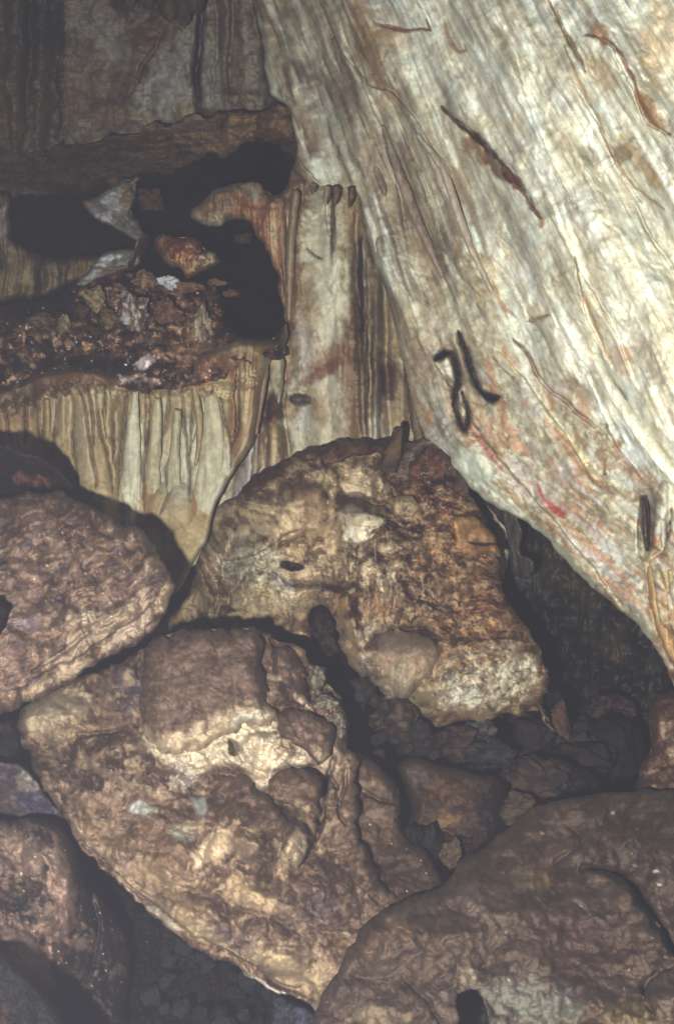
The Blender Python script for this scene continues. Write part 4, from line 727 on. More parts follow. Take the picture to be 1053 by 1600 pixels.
cone = rock('orange_cone', [(240, 372), (262, 366), (288, 372), (308, 376), (322, 392), (340, 398), (344, 406), (334, 416), (318, 424), (300, 428), (290, 436), (280, 422), (268, 414), (256, 402), (244, 390)], [(240, 375, 5.75), (290, 400, 5.45), (340, 405, 5.6), (288, 432, 5.5)], (126, 88, 70),
  [('b', (120, 74, 66), .85, 268, 384, 26, 12, 0), ('b', (142, 96, 70), .8, 296, 392, 14, 20, 0), ('b', (156, 120, 78), .9, 288, 414, 14, 14, 0), ('b', (164, 146, 112), .9, 325, 408, 18, 12, -25), ('b', (140, 110, 78), .8, 258, 408, 14, 8, 40), ('v', (84, 56, 50), .8, 7, 60, .2, 3), ('v', (150, 124, 92), .6, 5, 50, .15, 4), ('n', (96, 70, 64), .6, 12, .15, .1, 5)], [('flrid', 9, 70, .06, 3, 3), ('fbm', 14, .05, 4, 6), ('dome', 290, 400, 40, 36, 0, .12, .7)],
  flow=lambda u, v: ((u - 286) / (450 - v) * 45, v), edge=(9, .12), thick=.2, step=1.6, mat=M_DRAPE, flow_scale=(5, 40), seed=27, var=.35, rough=5, gain=1.9)
tag(cone, 'brick-red and orange fan-shaped calcite lump in the black hollow', 'calcite lump')
pile = [(266, 442, 5.5, 17, 9, (150, 158, 160), None, 'bluish white nodule right under the red fan-shaped lump'), (228, 436, 5.55, 18, 11, (112, 78, 58), (140, 108, 76), 'orange brown lump left of the bluish white nodule'), (286, 448, 5.5, 26, 9, (116, 78, 58), (130, 96, 66), 'orange ledge stone under the bluish white nodule'),
  (150, 468, 5.6, 19, 15, (120, 96, 66), (140, 112, 76), 'ochre block at the upper left of the rubble shelf'), (185, 470, 5.55, 16, 9, (112, 84, 66), (132, 112, 90), 'flat brown stone beside the ochre block'), (196, 459, 5.5, 6, 5, (136, 126, 112), None, 'pale pebble on the flat brown stone'), (212, 494, 5.4, 22, 28, (112, 78, 62), (150, 148, 142), 'tall brown block with a white patch in the middle of the shelf'),
  (105, 520, 5.5, 15, 22, (116, 98, 66), (136, 118, 80), 'mustard coloured knob at the left of the shelf'), (170, 498, 5.5, 14, 16, (104, 82, 62), (120, 98, 66), 'dull brown stone left of the block with a white patch'), (262, 488, 5.5, 24, 18, (110, 76, 60), (124, 90, 70), 'reddish brown block right of the block with a white patch'), (314, 512, 5.35, 19, 30, (124, 96, 72), (156, 136, 104), 'pale ochre upright knob at the right end of the shelf'),
  (330, 556, 5.2, 26, 14, (112, 84, 64), (134, 112, 86), 'wrinkled ochre stone under the upright knob'), (165, 540, 5.35, 18, 9, (92, 66, 60), (124, 98, 90), 'low dark stone at the middle left of the shelf'), (250, 530, 5.4, 26, 10, (100, 72, 60), None, 'flat red brown stone under the reddish block'), (340, 442, 5.7, 14, 5, (112, 82, 66), None, 'thin orange sliver at the edge of the black hollow'), (360, 458, 5.75, 12, 5, (108, 76, 62), None, 'small orange chip in the black hollow'), (328, 466, 5.7, 14, 6, (90, 66, 58), None, 'dark brown chip below the orange sliver'), (380, 372, 6.6, 14, 8, (84, 72, 64), None, 'dim brown stone high in the black hollow'), (236, 312, 6.6, 22, 14, (86, 68, 60), None, 'dim reddish stone right of the wedge slab'),
  (66, 498, 5.6, 20, 12, (88, 76, 62), (104, 92, 66), 'dim olive brown stone left of the mustard knob'), (128, 486, 5.5, 12, 10, (92, 74, 64), None, 'small brown stone under the ochre block')]
for k, (u, v, Z, ru, rv, b, t, lab) in enumerate(pile):
    o = loose_rock('broken_stone', u, v, Z, ru * 1.15, rv * 1.2, b, M_ROCK, 60 + k, ang=(k * 37) % 30 - 15, tint=t, knob=.5, gain=(Z / 4) ** 2 * .95); tag(o, lab, 'stone', 'broken stones on the shelf')
# ================================================================== dim chamber under the leaning wall
ch_poly = [(730, 740), (800, 780), (900, 850), (1000, 940), (1090, 1060), (1120, 1240), (900, 1240), (800, 1240), (740, 1100), (700, 900)]
ch = rock('chamber_wall', ch_poly, [(740, 800, 5.9), (860, 870, 6.0), (1000, 1000, 5.6), (1080, 1100, 5.3), (860, 1150, 6.6), (760, 1000, 6.6)], (82, 78, 74),
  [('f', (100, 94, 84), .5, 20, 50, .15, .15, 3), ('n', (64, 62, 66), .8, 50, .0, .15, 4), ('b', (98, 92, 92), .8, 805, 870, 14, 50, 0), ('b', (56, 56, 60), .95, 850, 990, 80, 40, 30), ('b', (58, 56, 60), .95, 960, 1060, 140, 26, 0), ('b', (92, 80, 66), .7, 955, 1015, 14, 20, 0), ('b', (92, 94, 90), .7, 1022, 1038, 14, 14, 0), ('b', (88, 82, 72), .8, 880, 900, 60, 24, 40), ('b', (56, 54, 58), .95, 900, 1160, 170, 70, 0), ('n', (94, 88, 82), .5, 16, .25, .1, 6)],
  [('flrid', 22, 110, .10, 2, 3), ('fbm', 60, .2, 3, 4)], edge=(20, .2), thick=.3, step=2.2, mat=M_DRAPE, flow_scale=(6, 50), warp=8, seed=33, var=.6, gain=1.05)
tag(ch, 'shadowy fluted rock wall of the recess under the leaning wall', 'rock wall')
dr = rock('hanging_drape', [(752, 775), (790, 790), (812, 812), (816, 840), (812, 862), (834, 876), (836, 892), (822, 906), (808, 902), (798, 890), (796, 860), (790, 830), (778, 812)], [(770, 780, 5.2), (800, 850, 5.25), (820, 900, 5.3)], (92, 86, 80), [('f', (108, 102, 94), .7, 8, 60, .05, .12, 3), ('f', (66, 64, 66), .6, 6, 60, .15, .1, 6), ('l', (120, 116, 116), .7, 4, [(788, 800), (798, 850), (806, 890)])],
  [('flrid', 10, 90, .06, 3, 4)], edge=(8, .08), thick=.12, step=1.8, mat=M_DRAPE, flow_scale=(4, 50), seed=34, var=.4, gain=1.5)
tag(dr, 'narrow grey pleated drape hanging in the shadow behind the central boulder', 'drapery')

# ================================================================== central boulder
mb_poly = [(302, 850), (318, 832), (334, 806), (352, 783), (380, 765), (408, 737), (450, 715), (482, 706), (518, 690), (556, 686), (598, 690), (640, 692), (672, 686), (692, 702), (706, 724), (720, 745), (734, 765), (748, 792), (762, 812), (774, 836), (780, 862), (783, 902), (796, 938), (812, 966), (832, 996), (846, 1020), (856, 1048), (858, 1074), (846, 1088), (850, 1112), (872, 1142), (866, 1146), (846, 1120), (835, 1104), (815, 1112), (790, 1112), (770, 1128), (742, 1126), (715, 1126), (690, 1136), (664, 1120), (640, 1100), (618, 1092), (602, 1096), (592, 1070), (575, 1058), (560, 1056), (548, 1040), (534, 1012), (524, 968), (508, 944), (488, 950), (482, 972), (486, 996), (470, 1000), (440, 990), (400, 1020), (340, 1030), (270, 1030), (262, 960), (286, 900)]
mb_ctrl = [(302, 850, 5.0), (330, 960, 4.85), (280, 980, 5.0), (420, 760, 4.7), (450, 860, 4.42), (420, 960, 4.4), (560, 700, 4.75), (600, 800, 4.4), (700, 720, 4.6), (700, 850, 4.4), (780, 900, 4.6), (600, 960, 4.25), (700, 1000, 4.15), (840, 1060, 4.35), (760, 1090, 4.1), (660, 1100, 4.2), (860, 1140, 4.4)]
mb_rel = [('fbm', 150, .14, 2, 3), ('fbm', 50, .07, 3, 4), ('fbm', 16, .015, 4, 5), ('cell', 60, .05, 19, 1.3, 10), ('facet', 70, .07, 21),
  ('dome', 425, 815, 90, 70, -20, .16, 1), ('dome', 400, 900, 70, 60, 0, .06, 1), ('poly', .16, 4, [(528, 812), (536, 792), (552, 786), (572, 795), (602, 812), (598, 832), (572, 847), (548, 850), (538, 832)]), ('dome', 568, 818, 40, 34, 20, .08, 1), ('poly', -.12, 8, [(604, 812), (650, 812), (672, 826), (650, 840), (612, 834)]),
  ('dome', 632, 788, 22, 16, 10, .13, .7), ('dome', 606, 855, 20, 15, 0, .12, .7), ('dome', 640, 850, 18, 14, 0, .10, .7), ('dome', 622, 880, 20, 14, 0, .09, .7), ('dome', 655, 875, 16, 12, 0, .07, .7), ('dome', 572, 893, 16, 34, 8, .12, .7), ('dome', 548, 880, 10, 30, 10, .08, .7), ('dome', 596, 905, 12, 34, -6, .10, .7), ('dome', 625, 935, 14, 30, 5, .07, .7), ('dome', 545, 965, 12, 40, -12, .09, .7), ('dome', 560, 985, 10, 34, -16, .07, .7), ('dome', 500, 925, 26, 14, 0, .08, .8), ('dome', 460, 930, 26, 20, 0, .06, .8),
  ('poly', -.07, 6, [(540, 745), (560, 735), (582, 748), (585, 770), (560, 780), (540, 770)]), ('dome', 520, 752, 10, 34, -30, .08, .8), ('dome', 592, 758, 14, 28, 0, .08, .8), ('step', .14, 26, [(610, 778), (590, 788), (560, 782), (525, 778), (500, 790)]), ('poly', .08, 6, [(400, 752), (450, 716), (520, 690), (600, 688), (600, 706), (540, 712), (470, 735), (415, 765)]),
  ('poly', .09, 5, [(702, 815), (737, 808), (776, 836), (779, 871), (737, 868), (704, 860), (710, 840)]), ('groove', 3.5, .08, [(735, 846), (755, 850), (775, 848)]), ('groove', 3, .07, [(742, 868), (760, 872), (780, 866)]), ('step', .05, 20, [(780, 905), (740, 898), (700, 905), (670, 890)]), ('step', .05, 20, [(800, 950), (750, 940), (700, 955), (660, 945), (640, 955)]), ('step', .08, 26, [(840, 1006), (790, 992), (740, 998), (712, 1012), (690, 1006)]), ('step', .12, 30, [(660, 760), (690, 740), (720, 750)]), ('step', .12, 24, [(560, 1018), (590, 992), (621, 980), (655, 982), (700, 1004)]),
  ('groove', 5, .12, [(621, 978), (600, 990), (572, 998)]), ('groove', 5, .12, [(621, 980), (650, 984), (684, 988)]), ('groove', 5, .12, [(622, 978), (624, 955), (628, 930)]), ('dome', 608, 1035, 62, 46, 0, .10, .9), ('dome', 672, 1060, 40, 46, 20, .05, 1),
  ('in', (715, 870, 100, 150, -20), [('scale', 70, 34, 20, .05, 3), ('scale', 36, 20, -25, .035, 5), ('facet', 34, .06, 6)]), ('in', (640, 740, 70, 50, 20), [('scale', 40, 18, -30, .07, 8), ('cell', 20, .05, 9, 1.3, -30)]), ('in', (625, 930, 60, 60, 0), [('rida', 12, 34, 6, .05, 3, 3), ('cell', 20, .04, 5, 1, 0)]), ('in', (770, 1065, 90, 45, -10), [('crk', 34, .05, 3, .08), ('scale', 40, 20, -25, .05, 4)]), ('in', (450, 900, 110, 60, 0), [('crk', 26, .03, 5, .1), ('scale', 30, 16, 5, .03, 9)]), ('in', (500, 720, 120, 30, -15), [('scale', 40, 10, -18, .04, 4)]),
  ('dome', 456, 884, 17, 7, 2, -.12, .8), ('groove', 4, .07, [(342, 948), (360, 950), (378, 948)]), ('groove', 3, .04, [(350, 930), (390, 900), (430, 890)]), ('groove', 5, .12, [(330, 830), (350, 870), (345, 900), (352, 940), (350, 985)]), ('dome', 322, 900, 16, 80, -10, .10, 1), ('groove', 4, .08, [(305, 860), (325, 900), (335, 940), (330, 990)]), ('groove', 3, .05, [(345, 830), (360, 850), (345, 890), (336, 905)]), ('groove', 3, .05, [(400, 872), (440, 850), (470, 838), (500, 822)]), ('step', .07, 20, [(345, 872), (400, 862), (440, 838), (480, 826)])]
mb_paint = [('n', (150, 132, 102), .6, 70, .0, .15, 3), ('n', (122, 100, 82), .5, 30, .2, .12, 4), ('n', (152, 140, 114), .45, 14, .2, .12, 14),
  ('p', (128, 92, 72), .9, 26, [(640, 690), (720, 740), (780, 850), (790, 930), (850, 1000), (760, 1000), (700, 1020), (640, 985), (580, 990), (560, 940), (600, 900), (600, 860), (610, 800)]), ('n', (140, 118, 90), .45, 30, .12, .12, 17), ('b', (98, 70, 62), .85, 695, 765, 44, 34, 40), ('b', (134, 94, 70), .7, 690, 850, 50, 40, 30), ('b', (154, 122, 80), .85, 742, 836, 28, 18, 20), ('b', (134, 96, 72), .8, 760, 940, 50, 40, 40), ('b', (140, 112, 84), .6, 735, 900, 44, 8, 10), ('b', (90, 72, 66), .6, 740, 1000, 60, 10, -6), ('b', (90, 76, 74), .75, 660, 1000, 50, 14, 14), ('b', (144, 122, 92), .75, 700, 945, 34, 10, -15), ('b', (150, 126, 92), .6, 760, 968, 40, 7, -12),
  ('b', (100, 86, 82), .7, 650, 930, 50, 40, 0), ('b', (128, 120, 108), .8, 612, 905, 20, 30, 0), ('b', (132, 126, 116), .8, 575, 985, 20, 16, 0), ('b', (122, 112, 104), .85, 612, 1035, 52, 38, 0), ('b', (132, 128, 114), .6, 625, 1060, 14, 26, 0), ('b', (134, 118, 94), .8, 660, 1085, 60, 22, 10), ('b', (120, 96, 72), .7, 700, 1125, 44, 9, 0),
  ('p', (146, 144, 122), .85, 14, [(704, 1044), (730, 1024), (753, 1008), (792, 1006), (836, 1032), (850, 1063), (825, 1094), (770, 1114), (715, 1118), (672, 1096), (680, 1066)]), ('b', (142, 152, 144), .7, 726, 1082, 24, 20, 0), ('b', (156, 158, 142), .6, 800, 1050, 40, 14, -20), ('n', (122, 102, 78), .6, 34, .15, .12, 61), ('b', (150, 118, 78), .8, 846, 1030, 12, 36, -10), ('b', (124, 92, 68), .85, 862, 1100, 16, 44, -20), ('b', (124, 100, 72), .8, 700, 1050, 60, 4, -22), ('b', (126, 104, 78), .8, 790, 1108, 60, 8, -10),
  ('p', (88, 72, 68), .9, 9, [(380, 768), (420, 730), (450, 712), (520, 686), (610, 684), (610, 704), (560, 710), (520, 720), (500, 742), (450, 748), (410, 772)]), ('b', (104, 86, 78), .7, 440, 772, 56, 14, -10), ('b', (160, 150, 120), .9, 562, 756, 18, 18, 0), ('b', (140, 124, 96), .8, 518, 754, 9, 28, -30), ('b', (144, 130, 102), .75, 592, 748, 12, 20, 0), ('b', (80, 68, 70), .85, 530, 782, 30, 9, 10), ('b', (72, 56, 54), .95, 636, 820, 38, 11, 6, .5), ('b', (82, 66, 62), .85, 590, 868, 20, 10, 30), ('b', (96, 76, 66), .8, 650, 720, 40, 20, 0), ('b', (120, 116, 112), .8, 640, 715, 10, 22, 30),  # first a dark top band: shade of the receding top put into the colour
  ('p', (154, 148, 124), .95, 5, [(528, 812), (536, 792), (552, 786), (572, 795), (602, 812), (598, 832), (572, 847), (548, 850), (538, 832)]), ('b', (160, 162, 146), .8, 556, 836, 14, 14, 0), ('b', (142, 126, 98), .85, 632, 788, 20, 14, 0), ('b', (148, 134, 106), .85, 606, 855, 18, 12, 0), ('b', (138, 124, 98), .8, 640, 850, 14, 11, 0), ('b', (136, 120, 94), .8, 622, 880, 16, 10, 0), ('b', (150, 138, 110), .85, 572, 893, 12, 28, 8), ('b', (142, 130, 102), .8, 548, 880, 7, 24, 10), ('b', (148, 140, 118), .8, 598, 905, 9, 28, 0),
  ('b', (156, 142, 108), .8, 400, 820, 60, 34, -20), ('b', (148, 152, 132), .8, 390, 880, 50, 36, 0), ('b', (158, 142, 110), .7, 490, 880, 34, 30, 0), ('b', (150, 158, 150), .7, 445, 920, 16, 26, 0), ('b', (150, 138, 104), .7, 400, 940, 60, 20, 0), ('b', (70, 54, 56), 1, 456, 884, 15, 5.5, 2, .4), ('b', (80, 70, 60), .8, 360, 948, 22, 3.5, 0, .5), ('b', (116, 98, 80), .8, 318, 880, 16, 60, -8), ('b', (118, 104, 86), .75, 330, 960, 30, 40, 0), ('l', (100, 78, 62), .7, 3, [(350, 872), (400, 862), (440, 838), (480, 826)]), ('b', (88, 70, 62), .85, 556, 960, 12, 30, -14, .9), ('b', (134, 106, 72), .8, 543, 965, 10, 34, -12), ('b', (112, 86, 64), .8, 515, 930, 30, 8, 0), ('b', (76, 64, 64), .85, 520, 920, 30, 6, 0),
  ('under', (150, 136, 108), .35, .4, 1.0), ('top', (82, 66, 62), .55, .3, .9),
  ('in', (715, 870, 110, 170, -20), [('scale', (82, 64, 58), .7, 70, 34, 20, 3, .74), ('scale', (86, 66, 60), .6, 36, 20, -25, 5, .76), ('n', (88, 66, 58), .5, 24, .15, .1, 77), ('na', (158, 122, 84), .6, 26, 9, 8, .22, .1, 35), ('na', (150, 134, 114), .4, 16, 6, 8, .35, .1, 36)]), ('in', (640, 740, 80, 50, 20), [('scale', (76, 60, 58), .8, 40, 18, -30, 8, .72), ('n', (84, 68, 64), .6, 18, .05, .1, 37)]), ('in', (610, 880, 80, 110, 0), [('n', (80, 66, 62), .7, 16, .25, .08, 38), ('na', (150, 138, 112), .5, 10, 20, 0, .2, .1, 37)]),
  ('in', (770, 1065, 90, 45, -10), [('crk', (104, 90, 70), .6, 34, 3, .06), ('scale', (112, 96, 74), .6, 40, 20, -25, 4, .75), ('n', (164, 162, 144), .5, 14, .2, .1, 39)]), ('in', (450, 900, 110, 60, 0), [('crk', (108, 92, 72), .7, 26, 5, .1), ('scale', (112, 96, 76), .6, 30, 16, 5, 9, .75)]),
  ('w', (90, 70, 60), .4, 50, .05, 26), ('n', (74, 58, 54), .5, 12, .4, .08, 28), ('glint', (176, 170, 155), .6, 26, .05, 5)]
mb = rock('central_boulder', mb_poly, mb_ctrl, (134, 114, 88), mb_paint, amp(mb_rel, 1.3), edge=(48, .24), edge_pow=2.4, thick=.7, step=1.9, rough=6, mat=M_ROCK, tint=(1.07, .98, .93), contrast=.35, warp=9, seed=41, var=.4, gain=1.8)
tag(mb, 'huge lumpy ochre and red-brown boulder in the centre with a pale lower right corner', 'boulder')
st = taper('stalagmite_stub', [(588, 764, 4.72, 22), (600, 744, 4.63, 17), (610, 722, 4.58, 13), (616, 702, 4.56, 11), (619, 686, 4.56, 9), (621, 675, 4.56, 8), (621, 669, 4.57, 6)], M_ROCK, (92, 76, 68), 1.3, parent=mb, seed=8)
G = 1.75; TT = (1.05, .98, .94)
knob(mb, 'knob', [(528, 812), (536, 792), (552, 786), (572, 795), (602, 812), (598, 832), (572, 847), (548, 850), (538, 832)], [(540, 800, 4.28), (595, 820, 4.26), (560, 845, 4.2)], (148, 142, 118), gain=G, T=.14, R=12, label='pale angular knob', tint=TT, amp_=.035)
knob(mb, 'knob', [(610, 792), (622, 775), (644, 776), (656, 792), (646, 808), (622, 808)], [(615, 790, 4.29), (650, 785, 4.29), (635, 806, 4.26)], (136, 120, 94), gain=G, T=.11, R=12, tint=TT)
knob(mb, 'knob', [(584, 858), (598, 840), (620, 844), (628, 862), (612, 876), (592, 872)], [(590, 850, 4.24), (625, 855, 4.24), (605, 872, 4.2)], (140, 126, 100), gain=G, T=.11, R=11, tint=TT)
knob(mb, 'knob', [(630, 852), (644, 838), (660, 846), (662, 862), (646, 868)], [(635, 845, 4.26), (660, 850, 4.26), (645, 866, 4.23)], (130, 114, 92), gain=G, T=.09, R=9, tint=TT)
knob(mb, 'knob', [(612, 884), (630, 870), (654, 872), (662, 886), (640, 896), (620, 898)], [(615, 880, 4.24), (655, 880, 4.25), (635, 895, 4.2)], (122, 106, 88), gain=G, T=.08, R=9, tint=TT)
knob(mb, 'knob', [(562, 870), (576, 864), (588, 876), (588, 900), (580, 924), (566, 926), (558, 902)], [(565, 870, 4.25), (585, 875, 4.25), (572, 920, 4.18)], (142, 130, 104), gain=G, T=.11, R=11, tint=TT)
knob(mb, 'knob', [(592, 890), (604, 884), (612, 900), (610, 930), (600, 944), (590, 926)], [(595, 890, 4.22), (610, 895, 4.22), (600, 935, 4.15)], (138, 126, 104), gain=G, T=.09, R=9, tint=TT)
knob(mb, 'knob', [(536, 858), (548, 852), (556, 868), (552, 900), (544, 912), (534, 890)], [(540, 860, 4.3), (554, 865, 4.3), (545, 905, 4.24)], (132, 118, 92), gain=G, T=.09, R=9, tint=TT)
knob(mb, 'ledge', [(702, 815), (718, 806), (737, 808), (758, 822), (776, 836), (780, 871), (760, 866), (737, 870), (704, 860), (710, 840)], [(705, 815, 4.36), (775, 840, 4.5), (740, 868, 4.36)], (138, 104, 74), [('l', (74, 56, 52), .9, 2.5, [(728, 848), (752, 851), (776, 850)])], gain=G, T=.09, R=10, rough=4, tint=TT, label='orange square-edged ledge')
knob(mb, 'crust', [(394, 764), (428, 730), (468, 709), (520, 693), (600, 690), (612, 700), (562, 712), (516, 724), (480, 740), (442, 752), (412, 772)], [(400, 762, 4.66), (510, 700, 4.7), (605, 694, 4.66), (500, 735, 4.6)], (86, 70, 66), gain=G, T=.07, R=10, rough=7, amp_=.05, tint=TT, label='top edge with its shade in the dark colour')  # raised rim, darkened in colour for the top tilting away from the flash
knob(mb, 'lobe', [(552, 1016), (588, 992), (622, 984), (660, 990), (686, 1010), (684, 1046), (658, 1080), (626, 1090), (600, 1080), (578, 1054), (560, 1038)], [(570, 1020, 4.15), (670, 1010, 4.04), (620, 1080, 4.0)], (132, 114, 94), [('b', (138, 130, 108), .7, 622, 1060, 12, 24, 0), ('b', (112, 98, 92), .7, 620, 1005, 50, 16, 0)], gain=1.65, T=.26, R=40, rough=6, amp_=.03, tint=TT, label='smooth greyish lobe')
knob(mb, 'knob', [(502, 740), (516, 730), (526, 742), (530, 768), (520, 784), (508, 768)], [(505, 740, 4.55), (525, 745, 4.54), (515, 780, 4.46)], (138, 122, 94), gain=G, T=.10, R=9, tint=TT)
knob(mb, 'ledge', [(640, 726), (668, 700), (692, 706), (706, 728), (690, 746), (664, 752), (646, 748)], [(650, 730, 4.54), (695, 715, 4.58), (680, 745, 4.5)], (92, 72, 64), gain=G, T=.10, R=14, rough=5, amp_=.06, tint=TT)
rk = rock('dark_stone', [(478, 1010), (484, 970), (494, 948), (510, 946), (522, 966), (532, 1002), (548, 1038), (520, 1050), (490, 1040)], [(500, 960, 4.6), (520, 1020, 4.55)], (72, 66, 68), [('n', (88, 80, 76), .6, 20, .1, .1, 3)], [('fbm', 24, .05, 4, 3)], edge=(12, .15), thick=.2, mat=M_DARK, seed=43, var=.5, gain=1.2)
tag(rk, 'dark pointed stone wedged in the notch under the central boulder', 'stone')

# ================================================================== left boulders
lb_poly = [(-220, 730), (0, 778), (40, 770), (80, 768), (116, 776), (150, 795), (186, 815), (216, 826), (240, 846), (255, 873), (270, 903), (273, 914), (263, 948), (241, 984), (215, 1004), (180, 1024), (130, 1050), (90, 1076), (50, 1098), (18, 1112), (-10, 1120), (-220, 1180)]
lb_rel = [('fbm', 14, .006, 4, 12), ('scale', 64, 28, -35, .05, 3), ('scale', 34, 16, -35, .014, 5), ('fbm', 28, .02, 2, 33), ('fbm', 130, .08, 4, 3), ('cell', 42, .035, 4, 1.5, -35), ('cell', 18, .016, 6, 1.6, -35), ('fbm', 50, .035, 3, 5), ('step', .12, 34, [(20, 1085), (90, 1040), (160, 1000), (220, 960), (252, 925)]), ('groove', 4, .05, [(30, 1070), (100, 1015), (180, 965), (235, 930)]), ('groove', 3, .05, [(262, 905), (252, 930), (236, 965)]), ('dome', 155, 850, 26, 16, 20, .06, .8), ('dome', 230, 885, 14, 22, 30, .05, .8), ('groove', 4, .06, [(145, 795), (150, 820), (165, 840)]), ('dome', 70, 960, 40, 24, -30, .06, 1), ('dome', 180, 960, 50, 20, -35, .06, 1)]
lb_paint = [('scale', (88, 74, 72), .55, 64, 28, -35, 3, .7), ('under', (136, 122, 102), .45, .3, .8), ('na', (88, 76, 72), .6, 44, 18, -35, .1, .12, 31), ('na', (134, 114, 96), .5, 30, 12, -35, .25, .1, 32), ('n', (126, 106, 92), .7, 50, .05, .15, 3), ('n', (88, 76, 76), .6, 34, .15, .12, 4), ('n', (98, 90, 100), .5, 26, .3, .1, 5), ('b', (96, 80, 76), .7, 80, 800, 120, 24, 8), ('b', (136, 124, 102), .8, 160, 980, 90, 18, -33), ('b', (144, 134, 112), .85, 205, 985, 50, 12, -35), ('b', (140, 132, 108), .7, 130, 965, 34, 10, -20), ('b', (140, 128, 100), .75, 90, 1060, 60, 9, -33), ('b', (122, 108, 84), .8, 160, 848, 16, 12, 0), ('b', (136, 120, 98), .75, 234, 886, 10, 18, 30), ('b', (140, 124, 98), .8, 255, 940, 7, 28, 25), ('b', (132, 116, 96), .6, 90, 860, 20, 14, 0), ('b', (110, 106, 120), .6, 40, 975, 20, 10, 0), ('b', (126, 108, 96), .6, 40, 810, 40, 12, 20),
  ('n', (142, 128, 108), .5, 16, .4, .08, 8), ('glint', (180, 176, 165), .6, 24, .05, 5)]
lb = rock('left_boulder', lb_poly, [(-200, 800, 3.3), (0, 790, 3.7), (0, 950, 3.2), (100, 800, 3.6), (100, 1000, 3.15), (230, 900, 3.35), (-100, 1120, 3.1), (50, 1080, 3.15)], (112, 94, 84), lb_paint, amp(lb_rel, 1.5), edge=(44, .20), edge_pow=2.4, thick=.7, mat=M_MUD, warp=8, seed=45, var=.3, rough=6, gain=1.18, contrast=.25)
tag(lb, 'big rounded mauve-brown boulder at the left border with scalloped skin', 'boulder')
dj = rock('dark_boulder', [(-220, 690), (0, 693), (30, 700), (60, 711), (92, 733), (112, 758), (110, 773), (60, 790), (-220, 800)], [(-200, 740, 4.2), (0, 740, 4.0), (100, 760, 4.1)], (64, 58, 60), [('b', (108, 82, 70), .9, 52, 752, 26, 8, 3), ('n', (74, 66, 66), .6, 24, .1, .1, 3)], [('fbm', 40, .05, 5, 3), ('rid', 20, .015, 3, 3)], edge=(26, .22), thick=.4, mat=M_MUD, seed=46, var=.5, gain=1.1)
tag(dj, 'nearly black rounded boulder on top of the big left boulder', 'boulder')
o = loose_rock('dark_stone', -6, 972, 2.95, 17, 32, (66, 62, 66), M_DARK, 5, gain=.5); tag(o, 'dark oval stone cut off by the left border in front of the left boulder', 'stone')
dk = rock('dark_boulder', [(-220, 1115), (0, 1120), (24, 1124), (36, 1150), (32, 1178), (0, 1194), (-220, 1200)], [(-200, 1150, 3.5), (0, 1150, 3.4), (30, 1150, 3.5)], (64, 60, 64), [('b', (82, 74, 70), .6, 5, 1135, 20, 6, 0)], [('fbm', 30, .04, 4, 3)], edge=(16, .14), thick=.3, mat=M_DARK, seed=47, var=.4, gain=.9)
tag(dk, 'dark boulder at the left border squeezed under the big left boulder', 'boulder')
wd_ = rock('pale_wedge_stone', [(-220, 1180), (0, 1190), (36, 1194), (50, 1210), (66, 1232), (84, 1256), (104, 1284), (60, 1292), (-220, 1300)], [(-200, 1230, 3.3), (0, 1230, 3.25), (90, 1270, 3.35)], (98, 92, 98), [('b', (134, 130, 118), .9, 42, 1222, 20, 14, 40), ('b', (92, 92, 118), .75, 50, 1252, 40, 12, 20), ('b', (106, 96, 86), .7, 6, 1250, 26, 20, 0), ], [('fbm', 30, .04, 5, 3), ('facet', 24, .03, 4)], edge=(10, .08), thick=.3, mat=M_ROCK, seed=48, var=.35, gain=.75)
tag(wd_, 'bluish grey wedge stone at the left border under the slab', 'stone')

